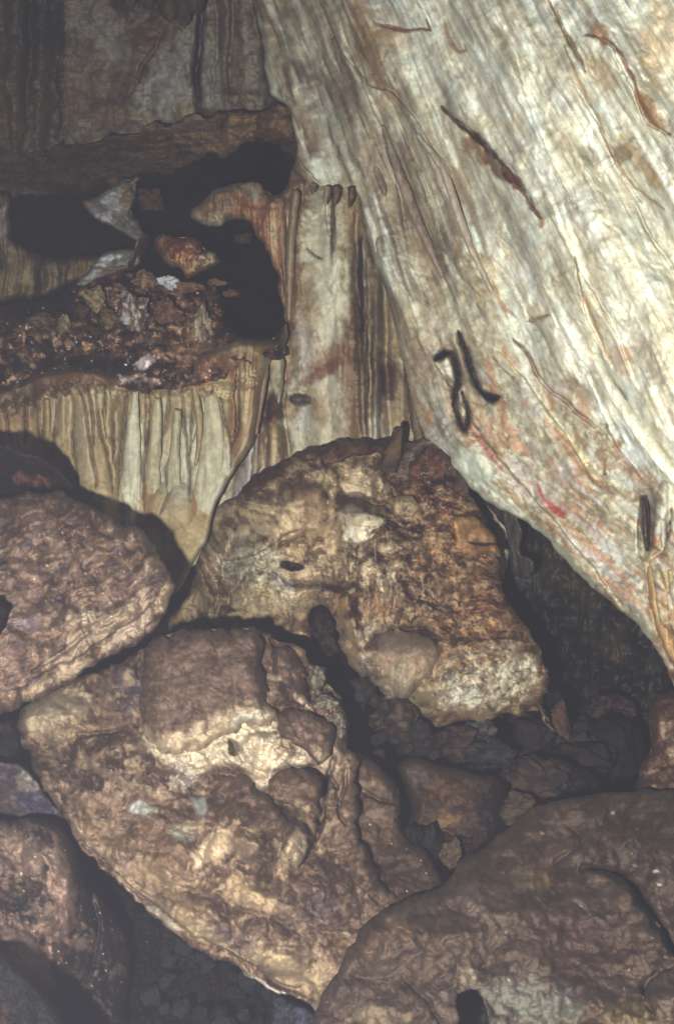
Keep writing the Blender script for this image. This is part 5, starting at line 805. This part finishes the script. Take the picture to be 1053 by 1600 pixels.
# ================================================================== big slab lower left
sl_poly = [(32, 1110), (60, 1090), (120, 1062), (160, 1050), (200, 1030), (228, 1008), (246, 995), (300, 988), (345, 985), (398, 983), (412, 992), (436, 1001), (460, 1006), (478, 1018), (482, 1040), (506, 1042), (508, 1060), (516, 1072), (530, 1082), (532, 1100), (543, 1118), (544, 1150), (540, 1172), (560, 1190), (560, 1300), (600, 1380), (640, 1430), (600, 1500), (560, 1560), (520, 1640), (498, 1600), (492, 1578), (470, 1560), (440, 1554), (400, 1534), (362, 1504), (322, 1492), (288, 1468), (250, 1440), (222, 1414), (190, 1386), (150, 1350), (122, 1316), (100, 1280), (75, 1240), (54, 1200), (40, 1165), (28, 1135)]
sl_rel = [('fbm', 150, .10, 2, 3), ('fbm', 80, .05, 2, 4), ('fbm', 34, .035, 3, 6), ('fbm', 12, .007, 4, 8),
  
  ('groove', 3.4, .14, [(420, 1002), (430, 1015), (440, 1034)]), ('groove', 3, .10, [(478, 1040), (482, 1070), (488, 1096), (500, 1080), (508, 1066)]), ('groove', 3, .09, [(512, 1075), (520, 1100), (520, 1130)]), ('dome', 366, 1166, 7, 15, -20, -.16, .8), ('groove', 4, .10, [(362, 1160), (378, 1176), (384, 1200)]),
  ('dome', 430, 1176, 60, 34, 10, .10, .8), ('dome', 462, 1232, 42, 30, 0, .12, .7), ('dome', 395, 1304, 95, 80, 20, .13, 1), ('dome', 350, 1222, 50, 26, 20, .08, .9), ('dome', 300, 1270, 40, 30, 0, .05, 1), ('step', .09, 26, [(330, 1210), (370, 1215), (400, 1235), (430, 1270)]),
  ('groove', 5, .16, [(520, 1180), (508, 1220), (506, 1250), (500, 1290), (486, 1330)]), ('groove', 3, .12, [(538, 1190), (540, 1230), (530, 1270), (545, 1300)]), ('groove', 3, .08, [(508, 1200), (525, 1230), (528, 1260)]),
  ('dome', 462, 1318, 22, 36, 15, .10, .8), ('step', .08, 20, [(440, 1290), (446, 1326), (462, 1352), (484, 1350)]), ('dome', 346, 1330, 30, 24, -30, -.07, 1), ('dome', 400, 1395, 70, 36, 20, .07, 1), ('dome', 280, 1350, 60, 40, 30, .05, 1), ('dome', 300, 1430, 70, 34, 30, .05, 1), ('dome', 430, 1480, 60, 40, 30, .06, 1), ('dome', 490, 1400, 70, 60, 0, .06, 1), ('dome', 460, 1545, 50, 24, 30, -.05, 1),
  ('in', (300, 1300, 60, 60, 0), [('cell', 22, .04, 3, 1.2, 20)]), ('in', (200, 1330, 120, 80, 40), [('cell', 26, .03, 4, 1.3, 40)]), ('in', (380, 1450, 120, 60, 30), [('cell', 30, .03, 5, 1.4, 30)]), ('in', (480, 1110, 50, 80, 20), [('facet', 36, .13, 3), ('fbm', 14, .03, 3, 3)]),
  ('dome', 88, 1125, 60, 38, -15, .08, .9), ('in', (90, 1120, 70, 50, 0), [('cell', 22, .03, 8, 1.2, 20), ('fbm', 16, .02, 4, 9)]), ('in', (360, 1180, 140, 50, -10), [('cell', 26, .05, 8, 1.2, 20), ('fbm', 16, .03, 4, 9), ('crk', 30, .03, 6, .06)]), ('groove', 4, .06, [(120, 1150), (180, 1140), (215, 1138)]), ('groove', 5, .08, [(214, 1060), (222, 1020), (238, 1000)]), ('step', .10, 20, [(110, 1285), (200, 1380), (300, 1455), (400, 1510), (490, 1560)])]
sl_paint = [('n', (124, 104, 92), .6, 40, .1, .15, 3), ('n', (86, 72, 70), .6, 50, .15, .12, 4), ('n', (98, 82, 76), .6, 16, .1, .12, 31), ('n', (126, 110, 96), .5, 8, .25, .1, 14), ('b', (108, 92, 84), .85, 320, 1050, 100, 60, 0), ('b', (86, 73, 72), .8, 150, 1190, 90, 50, 10), ('b', (94, 86, 94), .7, 200, 1075, 24, 34, 0),
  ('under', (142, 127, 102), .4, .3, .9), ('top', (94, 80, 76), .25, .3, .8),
  ('p', (142, 134, 104), .85, 7, [(42, 1102), (80, 1078), (118, 1074), (144, 1088), (138, 1112), (112, 1128), (80, 1142), (50, 1152), (38, 1128)]), ('b', (126, 112, 84), .7, 120, 1142, 34, 12, -20),
  ('p', (160, 154, 124), .95, 7, [(222, 1146), (250, 1158), (284, 1156), (322, 1130), (366, 1112), (412, 1106), (428, 1122), (432, 1150), (470, 1160), (486, 1180), (470, 1196), (440, 1194), (428, 1216), (412, 1232), (400, 1222), (384, 1194), (346, 1194), (318, 1206), (290, 1206), (256, 1190), (234, 1172)]),
  ('b', (168, 170, 152), .8, 400, 1122, 26, 10, -10), ('b', (168, 158, 124), .95, 424, 1184, 36, 18, 12, .4), ('b', (158, 146, 114), .85, 408, 1214, 12, 18, 0), ('b', (136, 134, 120), .8, 292, 1212, 30, 18, 20), ('b', (112, 92, 80), .7, 450, 1168, 22, 10, 30), ('b', (152, 142, 112), .85, 508, 1198, 14, 14, 10),
  ('b', (112, 92, 80), .7, 450, 1060, 40, 50, 20), ('b', (96, 80, 76), .8, 455, 1100, 30, 30, 30), ('b', (168, 152, 120), .9, 424, 1058, 8, 5, 0), ('b', (164, 148, 114), .9, 468, 1091, 20, 6, 30), ('b', (140, 126, 104), .7, 520, 1140, 10, 30, 0), ('b', (150, 142, 110), .7, 500, 1055, 10, 14, 0),
  ('b', (102, 84, 76), .95, 458, 1226, 38, 24, 0), ('b', (146, 130, 100), .7, 474, 1262, 16, 10, 20), ('b', (96, 80, 74), .9, 392, 1270, 60, 34, 20), ('b', (98, 82, 76), .85, 350, 1222, 34, 14, 10), ('b', (92, 78, 74), .8, 420, 1330, 24, 44, 20),
  ('p', (130, 140, 130), .9, 5, [(204, 1258), (222, 1250), (242, 1260), (246, 1274), (222, 1278), (206, 1270)]), ('p', (134, 144, 138), .9, 4, [(298, 1246), (318, 1252), (324, 1266), (308, 1276), (300, 1262)]), ('p', (124, 132, 118), .8, 5, [(264, 1296), (290, 1284), (300, 1300), (288, 1320), (270, 1318)]),
  ('p', (160, 146, 110), .95, 6, [(296, 1338), (318, 1318), (338, 1308), (358, 1300), (364, 1312), (352, 1340), (330, 1354), (302, 1352)]), ('b', (118, 98, 80), .7, 320, 1300, 24, 8, -10), ('p', (156, 142, 108), .9, 6, [(444, 1330), (458, 1306), (470, 1296), (474, 1320), (466, 1354), (446, 1350)]), ('b', (142, 126, 96), .7, 436, 1300, 10, 18, 0),
  ('p', (146, 130, 92), .75, 12, [(350, 1372), (390, 1380), (420, 1400), (436, 1420), (400, 1422), (362, 1402)]), ('n', (142, 126, 92), .6, 30, .3, .1, 5), ('b', (132, 116, 86), .7, 260, 1380, 66, 18, 40), ('b', (140, 126, 90), .75, 310, 1450, 54, 12, 32), ('b', (146, 132, 96), .8, 430, 1500, 50, 16, 30), ('b', (140, 126, 94), .8, 492, 1530, 26, 30, 30), ('b', (92, 78, 84), .75, 360, 1465, 46, 14, 25), ('b', (112, 92, 78), .7, 250, 1330, 50, 30, 30), ('b', (124, 108, 84), .6, 170, 1300, 60, 14, 45), ('b', (90, 75, 72), .85, 560, 1370, 60, 70, 0), ('b', (88, 76, 80), .8, 500, 1420, 44, 30, 0), ('b', (108, 90, 78), .7, 560, 1480, 40, 30, 0), ('b', (104, 88, 78), .7, 560, 1300, 20, 60, 0),
  ('b', (150, 150, 138), .85, 430, 1546, 66, 5, 26), ('b', (146, 142, 118), .7, 250, 1432, 50, 5, 38), ('p', (106, 91, 84), .8, 10, [(232, 1020), (256, 994), (398, 984), (410, 1030), (414, 1080), (400, 1104), (350, 1120), (300, 1146), (250, 1140), (226, 1110)]), ('n', (124, 108, 98), .35, 12, .2, .1, 71), ('glint', (180, 174, 160), .6, 60, .03, 5), ('n', (150, 138, 112), .35, 11, .35, .08, 41)]
sl = rock('mud_coated_slab', sl_poly, [(40, 1110, 3.55), (240, 1000, 3.6), (400, 990, 3.55), (520, 1080, 3.5), (200, 1200, 3.1), (330, 1150, 3.25), (540, 1200, 3.35), (300, 1400, 2.85), (480, 1400, 2.85), (600, 1420, 3.0), (500, 1570, 2.7), (130, 1300, 3.0)], (108, 88, 78), sl_paint, amp(sl_rel, 1.45), edge=(20, .12), thick=.5, step=1.9, mat=M_MUD, warp=9, seed=51, var=.22, rough=6, gain=1.0, contrast=.32)
tag(sl, 'large tilted slab coated in brown mud with yellow patches, lower left', 'boulder')
sb = rock('raised_block', [(230, 1014), (250, 993), (300, 987), (345, 984), (394, 982), (406, 996), (412, 1040), (418, 1085), (430, 1112), (420, 1128), (384, 1134), (354, 1147), (330, 1164), (292, 1180), (258, 1181), (236, 1162), (219, 1136), (215, 1110), (222, 1060)],
  [(240, 1000, 3.42), (400, 990, 3.36), (215, 1120, 3.18), (300, 1170, 3.1), (420, 1110, 3.16), (320, 1070, 3.16)], (108, 92, 84),
  [('n', (90, 76, 74), .5, 30, .1, .15, 3), ('n', (126, 110, 98), .5, 9, .15, .12, 4), ('p', (154, 142, 110), .95, 9, [(210, 1128), (240, 1146), (284, 1140), (316, 1122), (360, 1104), (400, 1096), (440, 1092), (440, 1140), (380, 1150), (300, 1190), (240, 1180)]), ('b', (146, 152, 132), .8, 386, 1120, 30, 9, -12), ('n', (118, 98, 82), .5, 14, .2, .1, 5), ('b', (84, 72, 72), .8, 408, 1050, 8, 60, -6), ('glint', (170, 162, 150), .6, 50, .03, 5)],  # the narrow dark strip paints the shading of the right edge
  [('fbm', 90, .04, 2, 3), ('fbm', 30, .015, 4, 4), ('fbm', 12, .005, 3, 5), ('in', (320, 1150, 120, 36, -18), [('cell', 22, .04, 3, 1.3, -15), ('fbm', 14, .015, 3, 6)])], edge=(26, .17), edge_pow=2.2, thick=.25, step=1.9, mat=M_MUD, warp=8, seed=52, var=.3, rough=8, gain=.9, parent=sl)
sb['label'] = 'squarish mud-brown block with a pale underside'
G = .92
knob(sl, 'knob', [(420, 1230), (426, 1210), (450, 1200), (480, 1202), (500, 1216), (503, 1240), (488, 1256), (462, 1262), (436, 1252)], [(430, 1220, 3.06), (490, 1215, 3.04), (460, 1255, 2.98)], (104, 87, 78), [('b', (150, 134, 104), .8, 474, 1258, 20, 7, 10)], gain=G, mat=M_MUD, T=.13, R=18, label='round mud-coated knob')
knob(sl, 'knob', [(446, 1334), (456, 1306), (470, 1294), (482, 1308), (478, 1338), (460, 1358)], [(450, 1330, 2.86), (475, 1300, 2.88), (470, 1350, 2.82)], (146, 134, 104), gain=G, T=.09, R=12)
knob(sl, 'ridge', [(322, 1216), (350, 1206), (384, 1214), (410, 1236), (440, 1262), (452, 1292), (440, 1312), (404, 1312), (372, 1292), (350, 1262), (330, 1244)], [(340, 1220, 3.05), (430, 1280, 2.9), (380, 1280, 2.92)], (98, 82, 76), [('b', (128, 110, 92), .6, 370, 1290, 20, 10, 30)], gain=G, mat=M_MUD, T=.12, R=24, rough=6, amp_=.04)
knob(sl, 'knob', [(296, 1300), (316, 1284), (344, 1280), (366, 1290), (362, 1304), (338, 1310), (318, 1322), (300, 1336), (290, 1320)], [(300, 1320, 2.98), (360, 1290, 2.96), (330, 1290, 2.98)], (112, 96, 84), gain=G, mat=M_MUD, T=.09, R=14, rough=4)
knob(sl, 'knob', [(430, 1010), (452, 1012), (474, 1030), (478, 1060), (484, 1092), (470, 1106), (446, 1092), (430, 1062), (424, 1034)], [(440, 1020, 3.46), (470, 1050, 3.42), (460, 1100, 3.3)], (104, 88, 80), [('b', (158, 142, 112), .8, 468, 1091, 16, 6, 30), ('b', (162, 148, 116), .8, 430, 1058, 7, 6, 0)], gain=.95, mat=M_MUD, T=.12, R=14, rough=5, amp_=.05, label='broken brown lump beside the squarish block')
knob(sl, 'knob', [(432, 1112), (456, 1104), (486, 1112), (512, 1126), (524, 1150), (518, 1180), (496, 1192), (474, 1170), (446, 1156), (434, 1136)], [(440, 1120, 3.2), (510, 1140, 3.2), (490, 1185, 3.06)], (112, 95, 84), [('b', (152, 140, 110), .8, 500, 1178, 16, 12, 10)], gain=.9, mat=M_MUD, T=.12, R=18, rough=5, amp_=.05)
# sharp splinters standing on the slab's right rim
for k, (u, v, ru, rv, lab) in enumerate([(494, 1062, 17, 24, 'jagged pale-edged splinter on the right rim of the slab'), (512, 1096, 18, 13, 'flat broken chip just below the jagged splinter'), (524, 1140, 20, 26, 'lumpy brown chunk lowest on the right rim of the slab')]):
    o = loose_rock('rock_splinter', u, v, 3.42, ru, rv, (112, 94, 80), M_MUD, 80 + k, tint=(146, 132, 104), knob=.3, gain=.72); tag(o, lab, 'stone', 'splinters on the slab rim')

r2 = rock('brown_boulder', [(541, 1180), (560, 1176), (590, 1194), (614, 1218), (626, 1252), (626, 1290), (640, 1312), (668, 1336), (686, 1366), (694, 1392), (680, 1430), (600, 1440), (560, 1400), (536, 1320), (530, 1240)], [(550, 1190, 3.6), (600, 1240, 3.5), (620, 1300, 3.4), (560, 1350, 3.25), (670, 1400, 3.1)], (106, 88, 78),
  [('b', (136, 120, 92), .8, 588, 1232, 30, 16, 20), ('b', (120, 104, 92), .7, 590, 1270, 34, 14, 0), ('n', (88, 74, 70), .6, 30, .1, .12, 3), ('b', (90, 78, 76), .8, 600, 1370, 70, 34, 10), ('glint', (190, 184, 170), .7, 22, .05, 5), ], [('fbm', 60, .06, 5, 3), ('fbm', 20, .016, 4, 4), ('groove', 4, .05, [(545, 1220), (590, 1248), (625, 1255)])], edge=(22, .2), thick=.4, mat=M_MUD, seed=53, var=.3, gain=.82)
tag(r2, 'brown boulder right behind the slab, split from it by narrow black cracks', 'boulder')
r3 = rock('brown_boulder', [(621, 1198), (636, 1186), (652, 1183), (690, 1193), (736, 1206), (772, 1212), (788, 1232), (794, 1270), (788, 1300), (764, 1318), (720, 1342), (690, 1340), (652, 1310), (636, 1290), (642, 1262), (634, 1232)], [(640, 1200, 4.0), (700, 1250, 3.8), (780, 1250, 3.95), (700, 1330, 3.7)], (88, 76, 74),
  [('n', (98, 82, 74), .7, 40, .05, .12, 3), ('b', (92, 86, 92), .7, 650, 1205, 20, 14, 0), ('b', (112, 92, 66), .8, 695, 1282, 22, 10, 0), ('b', (66, 60, 62), .9, 775, 1270, 26, 50, 0), ('b', (102, 80, 66), .6, 700, 1235, 30, 10, 0)], [('fbm', 60, .07, 5, 3), ('fbm', 20, .018, 4, 4), ('groove', 4, .05, [(650, 1300), (690, 1296), (720, 1310)])], edge=(26, .24), thick=.5, mat=M_MUD, seed=54, var=.35, gain=.95)
tag(r3, 'dull brown flat-topped boulder below the central boulder', 'boulder')
small = [(668, 1312, 3.6, 30, 24, (88, 78, 80), None, 'small grey-brown rock in the crack below the flat-topped boulder'), (640, 1310, 3.55, 16, 22, (84, 74, 76), None, 'narrow dark rock beside the brown boulder'), (704, 1334, 3.55, 15, 20, (120, 92, 66), (138, 100, 60), 'small orange stone at the top of the muddy boulder'), (722, 1316, 3.7, 14, 10, (112, 90, 70), None, 'flat tan pebble above the small orange stone'),
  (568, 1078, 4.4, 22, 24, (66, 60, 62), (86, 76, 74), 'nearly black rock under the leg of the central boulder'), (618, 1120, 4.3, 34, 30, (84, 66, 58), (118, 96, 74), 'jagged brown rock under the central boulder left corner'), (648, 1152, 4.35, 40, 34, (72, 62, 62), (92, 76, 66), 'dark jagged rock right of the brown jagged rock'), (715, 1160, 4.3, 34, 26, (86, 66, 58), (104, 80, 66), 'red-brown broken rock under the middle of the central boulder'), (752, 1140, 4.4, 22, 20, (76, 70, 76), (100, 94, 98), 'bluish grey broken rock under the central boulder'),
  (768, 1182, 4.2, 40, 24, (64, 60, 66), (84, 78, 84), 'blackish rock with grey patches in the dark pit'), (830, 1160, 4.6, 34, 34, (64, 58, 60), (84, 64, 56), 'dark rock behind the orange spur'), (876, 1126, 4.7, 14, 26, (112, 76, 58), (120, 84, 60), 'rust-orange spur stone at the lower right of the central boulder'), (840, 1220, 4.0, 44, 34, (84, 68, 62), (104, 82, 68), 'brown rock in the dark pit above the muddy boulder'), (812, 1262, 3.75, 26, 24, (106, 84, 62), (116, 94, 70), 'tan layered rock touching the top of the muddy boulder'),
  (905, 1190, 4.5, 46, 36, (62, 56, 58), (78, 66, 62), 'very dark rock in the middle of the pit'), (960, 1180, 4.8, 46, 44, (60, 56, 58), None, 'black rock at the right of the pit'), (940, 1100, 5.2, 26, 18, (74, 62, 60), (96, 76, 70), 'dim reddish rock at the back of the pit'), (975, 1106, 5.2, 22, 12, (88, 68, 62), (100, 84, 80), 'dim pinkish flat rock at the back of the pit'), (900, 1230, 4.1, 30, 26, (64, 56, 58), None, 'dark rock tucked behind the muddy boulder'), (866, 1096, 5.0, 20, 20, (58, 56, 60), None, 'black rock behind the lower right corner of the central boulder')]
for k, (u, v, Z, ru, rv, b, t, lab) in enumerate(small):
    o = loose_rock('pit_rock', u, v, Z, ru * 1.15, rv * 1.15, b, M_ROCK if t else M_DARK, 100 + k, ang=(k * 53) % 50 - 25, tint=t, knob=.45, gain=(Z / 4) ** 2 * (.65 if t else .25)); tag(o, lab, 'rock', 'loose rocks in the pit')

rr = rock('reddish_boulder', [(986, 1232), (998, 1212), (1000, 1196), (1016, 1176), (1018, 1150), (1010, 1120), (1022, 1090), (1042, 1080), (1260, 1060), (1260, 1290), (1000, 1260)], [(1010, 1120, 4.0), (1050, 1150, 3.7), (1020, 1220, 3.6), (1240, 1150, 3.3)], (112, 88, 76),
  [('b', (142, 124, 100), .85, 1042, 1150, 8, 30, -15), ('b', (150, 136, 112), .85, 1048, 1175, 14, 8, 0), ('b', (112, 82, 72), .8, 1030, 1100, 24, 20, 0), ('b', (142, 128, 104), .85, 1015, 1205, 18, 5, -5), ('b', (102, 86, 78), .85, 1030, 1222, 40, 12, 0), ('b', (140, 122, 82), .8, 1010, 1232, 12, 4, 0), ('n', (98, 80, 78), .6, 20, .1, .1, 3)], [('fbm', 40, .07, 5, 3), ('rid', 24, .03, 4, 4), ('step', .1, 20, [(1120, 1192), (1050, 1200), (1000, 1204)])], edge=(22, .22), thick=.4, mat=M_ROCK, seed=55, var=.4, gain=.95)
tag(rr, 'reddish lumpy boulder at the right border above the muddy boulder', 'boulder')

# ================================================================== muddy boulder lower right
rb_poly = [(480, 1760), (494, 1590), (508, 1550), (532, 1505), (566, 1450), (604, 1418), (648, 1400), (690, 1386), (722, 1344), (760, 1320), (800, 1286), (830, 1262), (880, 1248), (940, 1240), (1000, 1233), (1056, 1236), (1280, 1230), (1280, 1760)]
rb_rel = [('poly', -.6, 1.5, [(717, 1558), (726, 1554), (748, 1552), (753, 1560), (757, 1580), (764, 1605), (774, 1660), (722, 1660), (720, 1610)]), ('fbm', 170, .10, 2, 3), ('fbm', 70, .06, 3, 4), ('fbm', 26, .02, 3, 6), ('fbm', 8, .003, 3, 9), ('groove', 7, .16, [(905, 1356), (940, 1360), (968, 1372), (1000, 1400), (1024, 1440), (1045, 1470), (1080, 1520)]), ('step', .16, 90, [(1090, 1560), (1036, 1452), (1000, 1400), (960, 1366), (900, 1356)]),
  ('dome', 800, 1430, 150, 90, 0, .06, 1), ('groove', 4, .05, [(860, 1350), (890, 1330), (900, 1300), (880, 1290)]), ('dome', 730, 1390, 26, 36, 40, .04, .8), ('dome', 600, 1470, 70, 50, -30, .06, 1), ('groove', 4, .04, [(700, 1620), (660, 1560), (620, 1520)]), ('step', .08, 30, [(1060, 1500), (1036, 1520), (1012, 1545), (1010, 1600)]), ('groove', 5, .08, [(1030, 1520), (1010, 1545), (1020, 1600)]), ('dome', 880, 1560, 60, 40, 0, .05, 1)]
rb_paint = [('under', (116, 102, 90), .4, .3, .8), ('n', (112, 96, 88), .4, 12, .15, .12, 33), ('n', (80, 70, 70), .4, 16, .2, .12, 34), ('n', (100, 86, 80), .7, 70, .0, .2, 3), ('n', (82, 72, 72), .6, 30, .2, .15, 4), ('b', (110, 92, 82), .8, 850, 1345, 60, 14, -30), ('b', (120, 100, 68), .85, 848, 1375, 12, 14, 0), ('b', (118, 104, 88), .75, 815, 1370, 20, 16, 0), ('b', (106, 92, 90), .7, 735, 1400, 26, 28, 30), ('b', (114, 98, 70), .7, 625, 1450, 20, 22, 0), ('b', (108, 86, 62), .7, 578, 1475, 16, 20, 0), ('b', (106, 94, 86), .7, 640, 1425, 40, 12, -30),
  ('b', (104, 106, 98), .8, 800, 1560, 70, 34, 0), ('b', (96, 94, 104), .6, 882, 1550, 14, 22, -35, .6), ('b', (108, 112, 100), .7, 850, 1580, 60, 22, 0), ('b', (118, 104, 78), .7, 980, 1590, 50, 24, 0), ('b', (128, 116, 96), .8, 725, 1532, 16, 12, 0), ('b', (120, 108, 90), .7, 590, 1590, 44, 14, 0), ('b', (96, 78, 78), .6, 900, 1470, 80, 40, 20), ('b', (84, 74, 72), .7, 1000, 1290, 70, 40, 0), ('b', (58, 54, 58), .9, 1004, 1408, 18, 7, 50, .4),
  ('b', (150, 145, 134), .95, 990, 1352, 4, 3, 0, .3), ('b', (150, 145, 134), .95, 1026, 1362, 5, 3, 0, .3), ('b', (150, 145, 134), .95, 1031, 1382, 3, 2, 0, .3), ('b', (150, 145, 134), .9, 847, 1305, 4, 2.4, 0, .3), ('b', (150, 145, 134), .9, 953, 1270, 3, 2, 0, .3),
  ('p', (64, 60, 66), 1, 2, [(715, 1556), (726, 1552), (748, 1550), (755, 1560), (759, 1580), (766, 1605), (776, 1664), (720, 1664), (718, 1610)]), ('glint', (170, 162, 150), .5, 50, .03, 5), ]  # inside of the slot painted black, its shade put into the colour
rb = rock('muddy_boulder', rb_poly, [(500, 1600, 2.35), (560, 1460, 2.5), (700, 1390, 2.8), (830, 1265, 3.2), (1053, 1240, 3.2), (1250, 1240, 3.0), (800, 1450, 2.55), (800, 1700, 2.25), (1053, 1600, 2.3), (1250, 1700, 2.1)], (92, 80, 76), rb_paint, amp(rb_rel, 1.6), edge=(30, .16), thick=.6, mat=M_MUD, warp=9, seed=57, var=.22, rough=4, gain=.68, contrast=.25)
tag(rb, 'broad brown muddy boulder filling the lower right with a curved black crack', 'boulder')

# ================================================================== dark rocks under the slab
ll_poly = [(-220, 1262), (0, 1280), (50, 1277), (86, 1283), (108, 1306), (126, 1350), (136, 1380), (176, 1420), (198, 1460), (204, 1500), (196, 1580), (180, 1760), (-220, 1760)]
ll_paint = [('n', (90, 78, 74), .6, 30, .05, .12, 3), ('n', (62, 58, 60), .6, 24, .2, .1, 4), ('b', (114, 98, 90), .9, 92, 1370, 22, 76, -10), ('b', (104, 92, 86), .9, 20, 1330, 60, 44, 0), ('b', (112, 96, 88), .9, 40, 1490, 30, 56, -28), ('b', (60, 57, 60), .9, 40, 1420, 26, 26, 40), ('b', (58, 56, 60), .9, 160, 1500, 30, 110, -8), ('b', (58, 56, 60), .9, 132, 1400, 10, 90, -18), ('b', (60, 58, 60), .9, 90, 1288, 34, 6, 10), ('under', (122, 104, 92), .4, .3, .8), ('glint', (150, 140, 110), .8, 16, .09, 5)]  # lit lobes painted lighter, shaded recesses painted darker
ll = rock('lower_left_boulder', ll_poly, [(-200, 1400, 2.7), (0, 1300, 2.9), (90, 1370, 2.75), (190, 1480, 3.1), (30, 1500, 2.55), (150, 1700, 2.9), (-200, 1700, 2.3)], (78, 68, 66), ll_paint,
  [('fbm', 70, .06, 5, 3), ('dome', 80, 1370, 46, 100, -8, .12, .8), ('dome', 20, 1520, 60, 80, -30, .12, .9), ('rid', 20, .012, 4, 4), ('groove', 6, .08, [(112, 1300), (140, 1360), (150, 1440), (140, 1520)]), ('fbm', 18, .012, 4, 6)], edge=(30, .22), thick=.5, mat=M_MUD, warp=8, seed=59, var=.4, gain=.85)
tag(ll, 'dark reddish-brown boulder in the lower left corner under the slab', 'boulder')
nb = rock('foreground_rock', [(-260, 1480), (-60, 1482), (0, 1484), (40, 1520), (84, 1566), (110, 1610), (130, 1760), (-260, 1760)], [(-200, 1600, 2.0), (0, 1500, 2.1), (100, 1600, 2.1)], (60, 58, 62), [('b', (112, 84, 74), .8, 0, 1590, 10, 24, 0)], [('fbm', 40, .03, 4, 3)], edge=(20, .12), thick=.3, mat=M_DARK, seed=60, var=.4, gain=.2)  # near-black colour stands in for the shadow in this corner
tag(nb, 'rock with corner shade in its black colour, at lower left', 'rock')
uf = rock('dark_boulder', [(120, 1330), (200, 1390), (300, 1460), (400, 1520), (480, 1565), (530, 1640), (520, 1760), (150, 1760), (150, 1500)], [(150, 1400, 3.7), (300, 1520, 3.6), (500, 1600, 3.4), (300, 1700, 3.2)], (68, 62, 62), [('n', (86, 74, 66), .5, 24, .2, .12, 3), ('b', (92, 88, 82), .5, 270, 1470, 30, 12, 20), ('b', (96, 70, 58), .6, 345, 1545, 20, 5, -10), ('b', (84, 82, 82), .7, 300, 1500, 40, 8, 10), ('glint', (150, 140, 125), .7, 20, .06, 5), ],
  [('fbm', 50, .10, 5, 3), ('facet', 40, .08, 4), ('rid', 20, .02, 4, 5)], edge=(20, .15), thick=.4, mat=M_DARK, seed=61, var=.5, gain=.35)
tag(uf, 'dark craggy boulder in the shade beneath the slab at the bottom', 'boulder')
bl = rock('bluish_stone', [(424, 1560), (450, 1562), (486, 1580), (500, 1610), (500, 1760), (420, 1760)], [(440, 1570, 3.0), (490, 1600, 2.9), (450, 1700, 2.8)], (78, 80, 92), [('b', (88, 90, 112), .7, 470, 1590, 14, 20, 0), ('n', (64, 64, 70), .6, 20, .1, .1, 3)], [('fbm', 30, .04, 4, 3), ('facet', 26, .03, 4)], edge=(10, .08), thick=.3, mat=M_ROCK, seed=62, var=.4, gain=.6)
tag(bl, 'bluish dark stone between the slab tip and the bottom border', 'stone')
# small rubble filling the pit and the crevice under the slab
rr_ = random.Random(11)
for reg, lab, grp, n in (((690, 985, 1120, 1262, 4.1, 5.0), 'small dark rubble stone lying in the pit below the central boulder', 'rubble stones in the pit', 46),
                         ((235, 470, 1452, 1600, 3.15, 3.5), 'small dark rubble stone in the crevice under the slab', 'rubble stones under the slab', 30),
                         ((560, 680, 1080, 1190, 4.15, 4.5), 'small brown rubble stone packed under the foot of the central boulder', 'rubble stones under the boulder foot', 14)):
    for i in range(n):
        u = rr_.uniform(reg[0], reg[1]); t = rr_.random(); v = reg[2] + t * (reg[3] - reg[2]); Z = reg[5] + t * (reg[4] - reg[5])
        if reg[0] == 235: v = max(v, 1452 + (u - 235) * .55)
        r = rr_.uniform(7, 17); c = rr_.choice([(70, 64, 66), (76, 68, 64), (84, 70, 62), (66, 64, 70), (92, 76, 66)])
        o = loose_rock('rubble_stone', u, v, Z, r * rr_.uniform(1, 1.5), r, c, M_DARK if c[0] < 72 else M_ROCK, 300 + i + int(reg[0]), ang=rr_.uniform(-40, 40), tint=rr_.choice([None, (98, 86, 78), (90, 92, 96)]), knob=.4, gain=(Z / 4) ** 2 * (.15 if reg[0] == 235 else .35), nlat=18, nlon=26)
        tag(o, lab, 'stone', grp)

# ================================================================== thin haze volume added to lift the blacks, lit by the flash
def haze():
    m = bpy.data.materials.new('black_lift_haze'); m.use_nodes = True; nt = m.node_tree
    for n in list(nt.nodes): nt.nodes.remove(n)
    out = nt.nodes.new('ShaderNodeOutputMaterial'); v = nt.nodes.new('ShaderNodeVolumePrincipled')
    v.inputs['Color'].default_value = (0.80, 0.80, 1.0, 1); v.inputs['Density'].default_value = HAZE
    nt.links.new(v.outputs[0], out.inputs['Volume'])
    x0, x1, y0, y1, z0, z1 = -9, 9, -2.5, 12.5, -3.6, 9.0
    V = [(a, b, c) for a in (x0, x1) for b in (y0, y1) for c in (z0, z1)]
    q = [(0, 1, 3, 2), (4, 6, 7, 5), (0, 4, 5, 1), (2, 3, 7, 6), (0, 2, 6, 4), (1, 5, 7, 3)]
    me = bpy.data.meshes.new('haze'); me.from_pydata(V, [], q); me.materials.append(m)
    o = bpy.data.objects.new('haze', me); COL.objects.link(o); o['kind'] = 'stuff'
HAZE = 0.00145
haze()
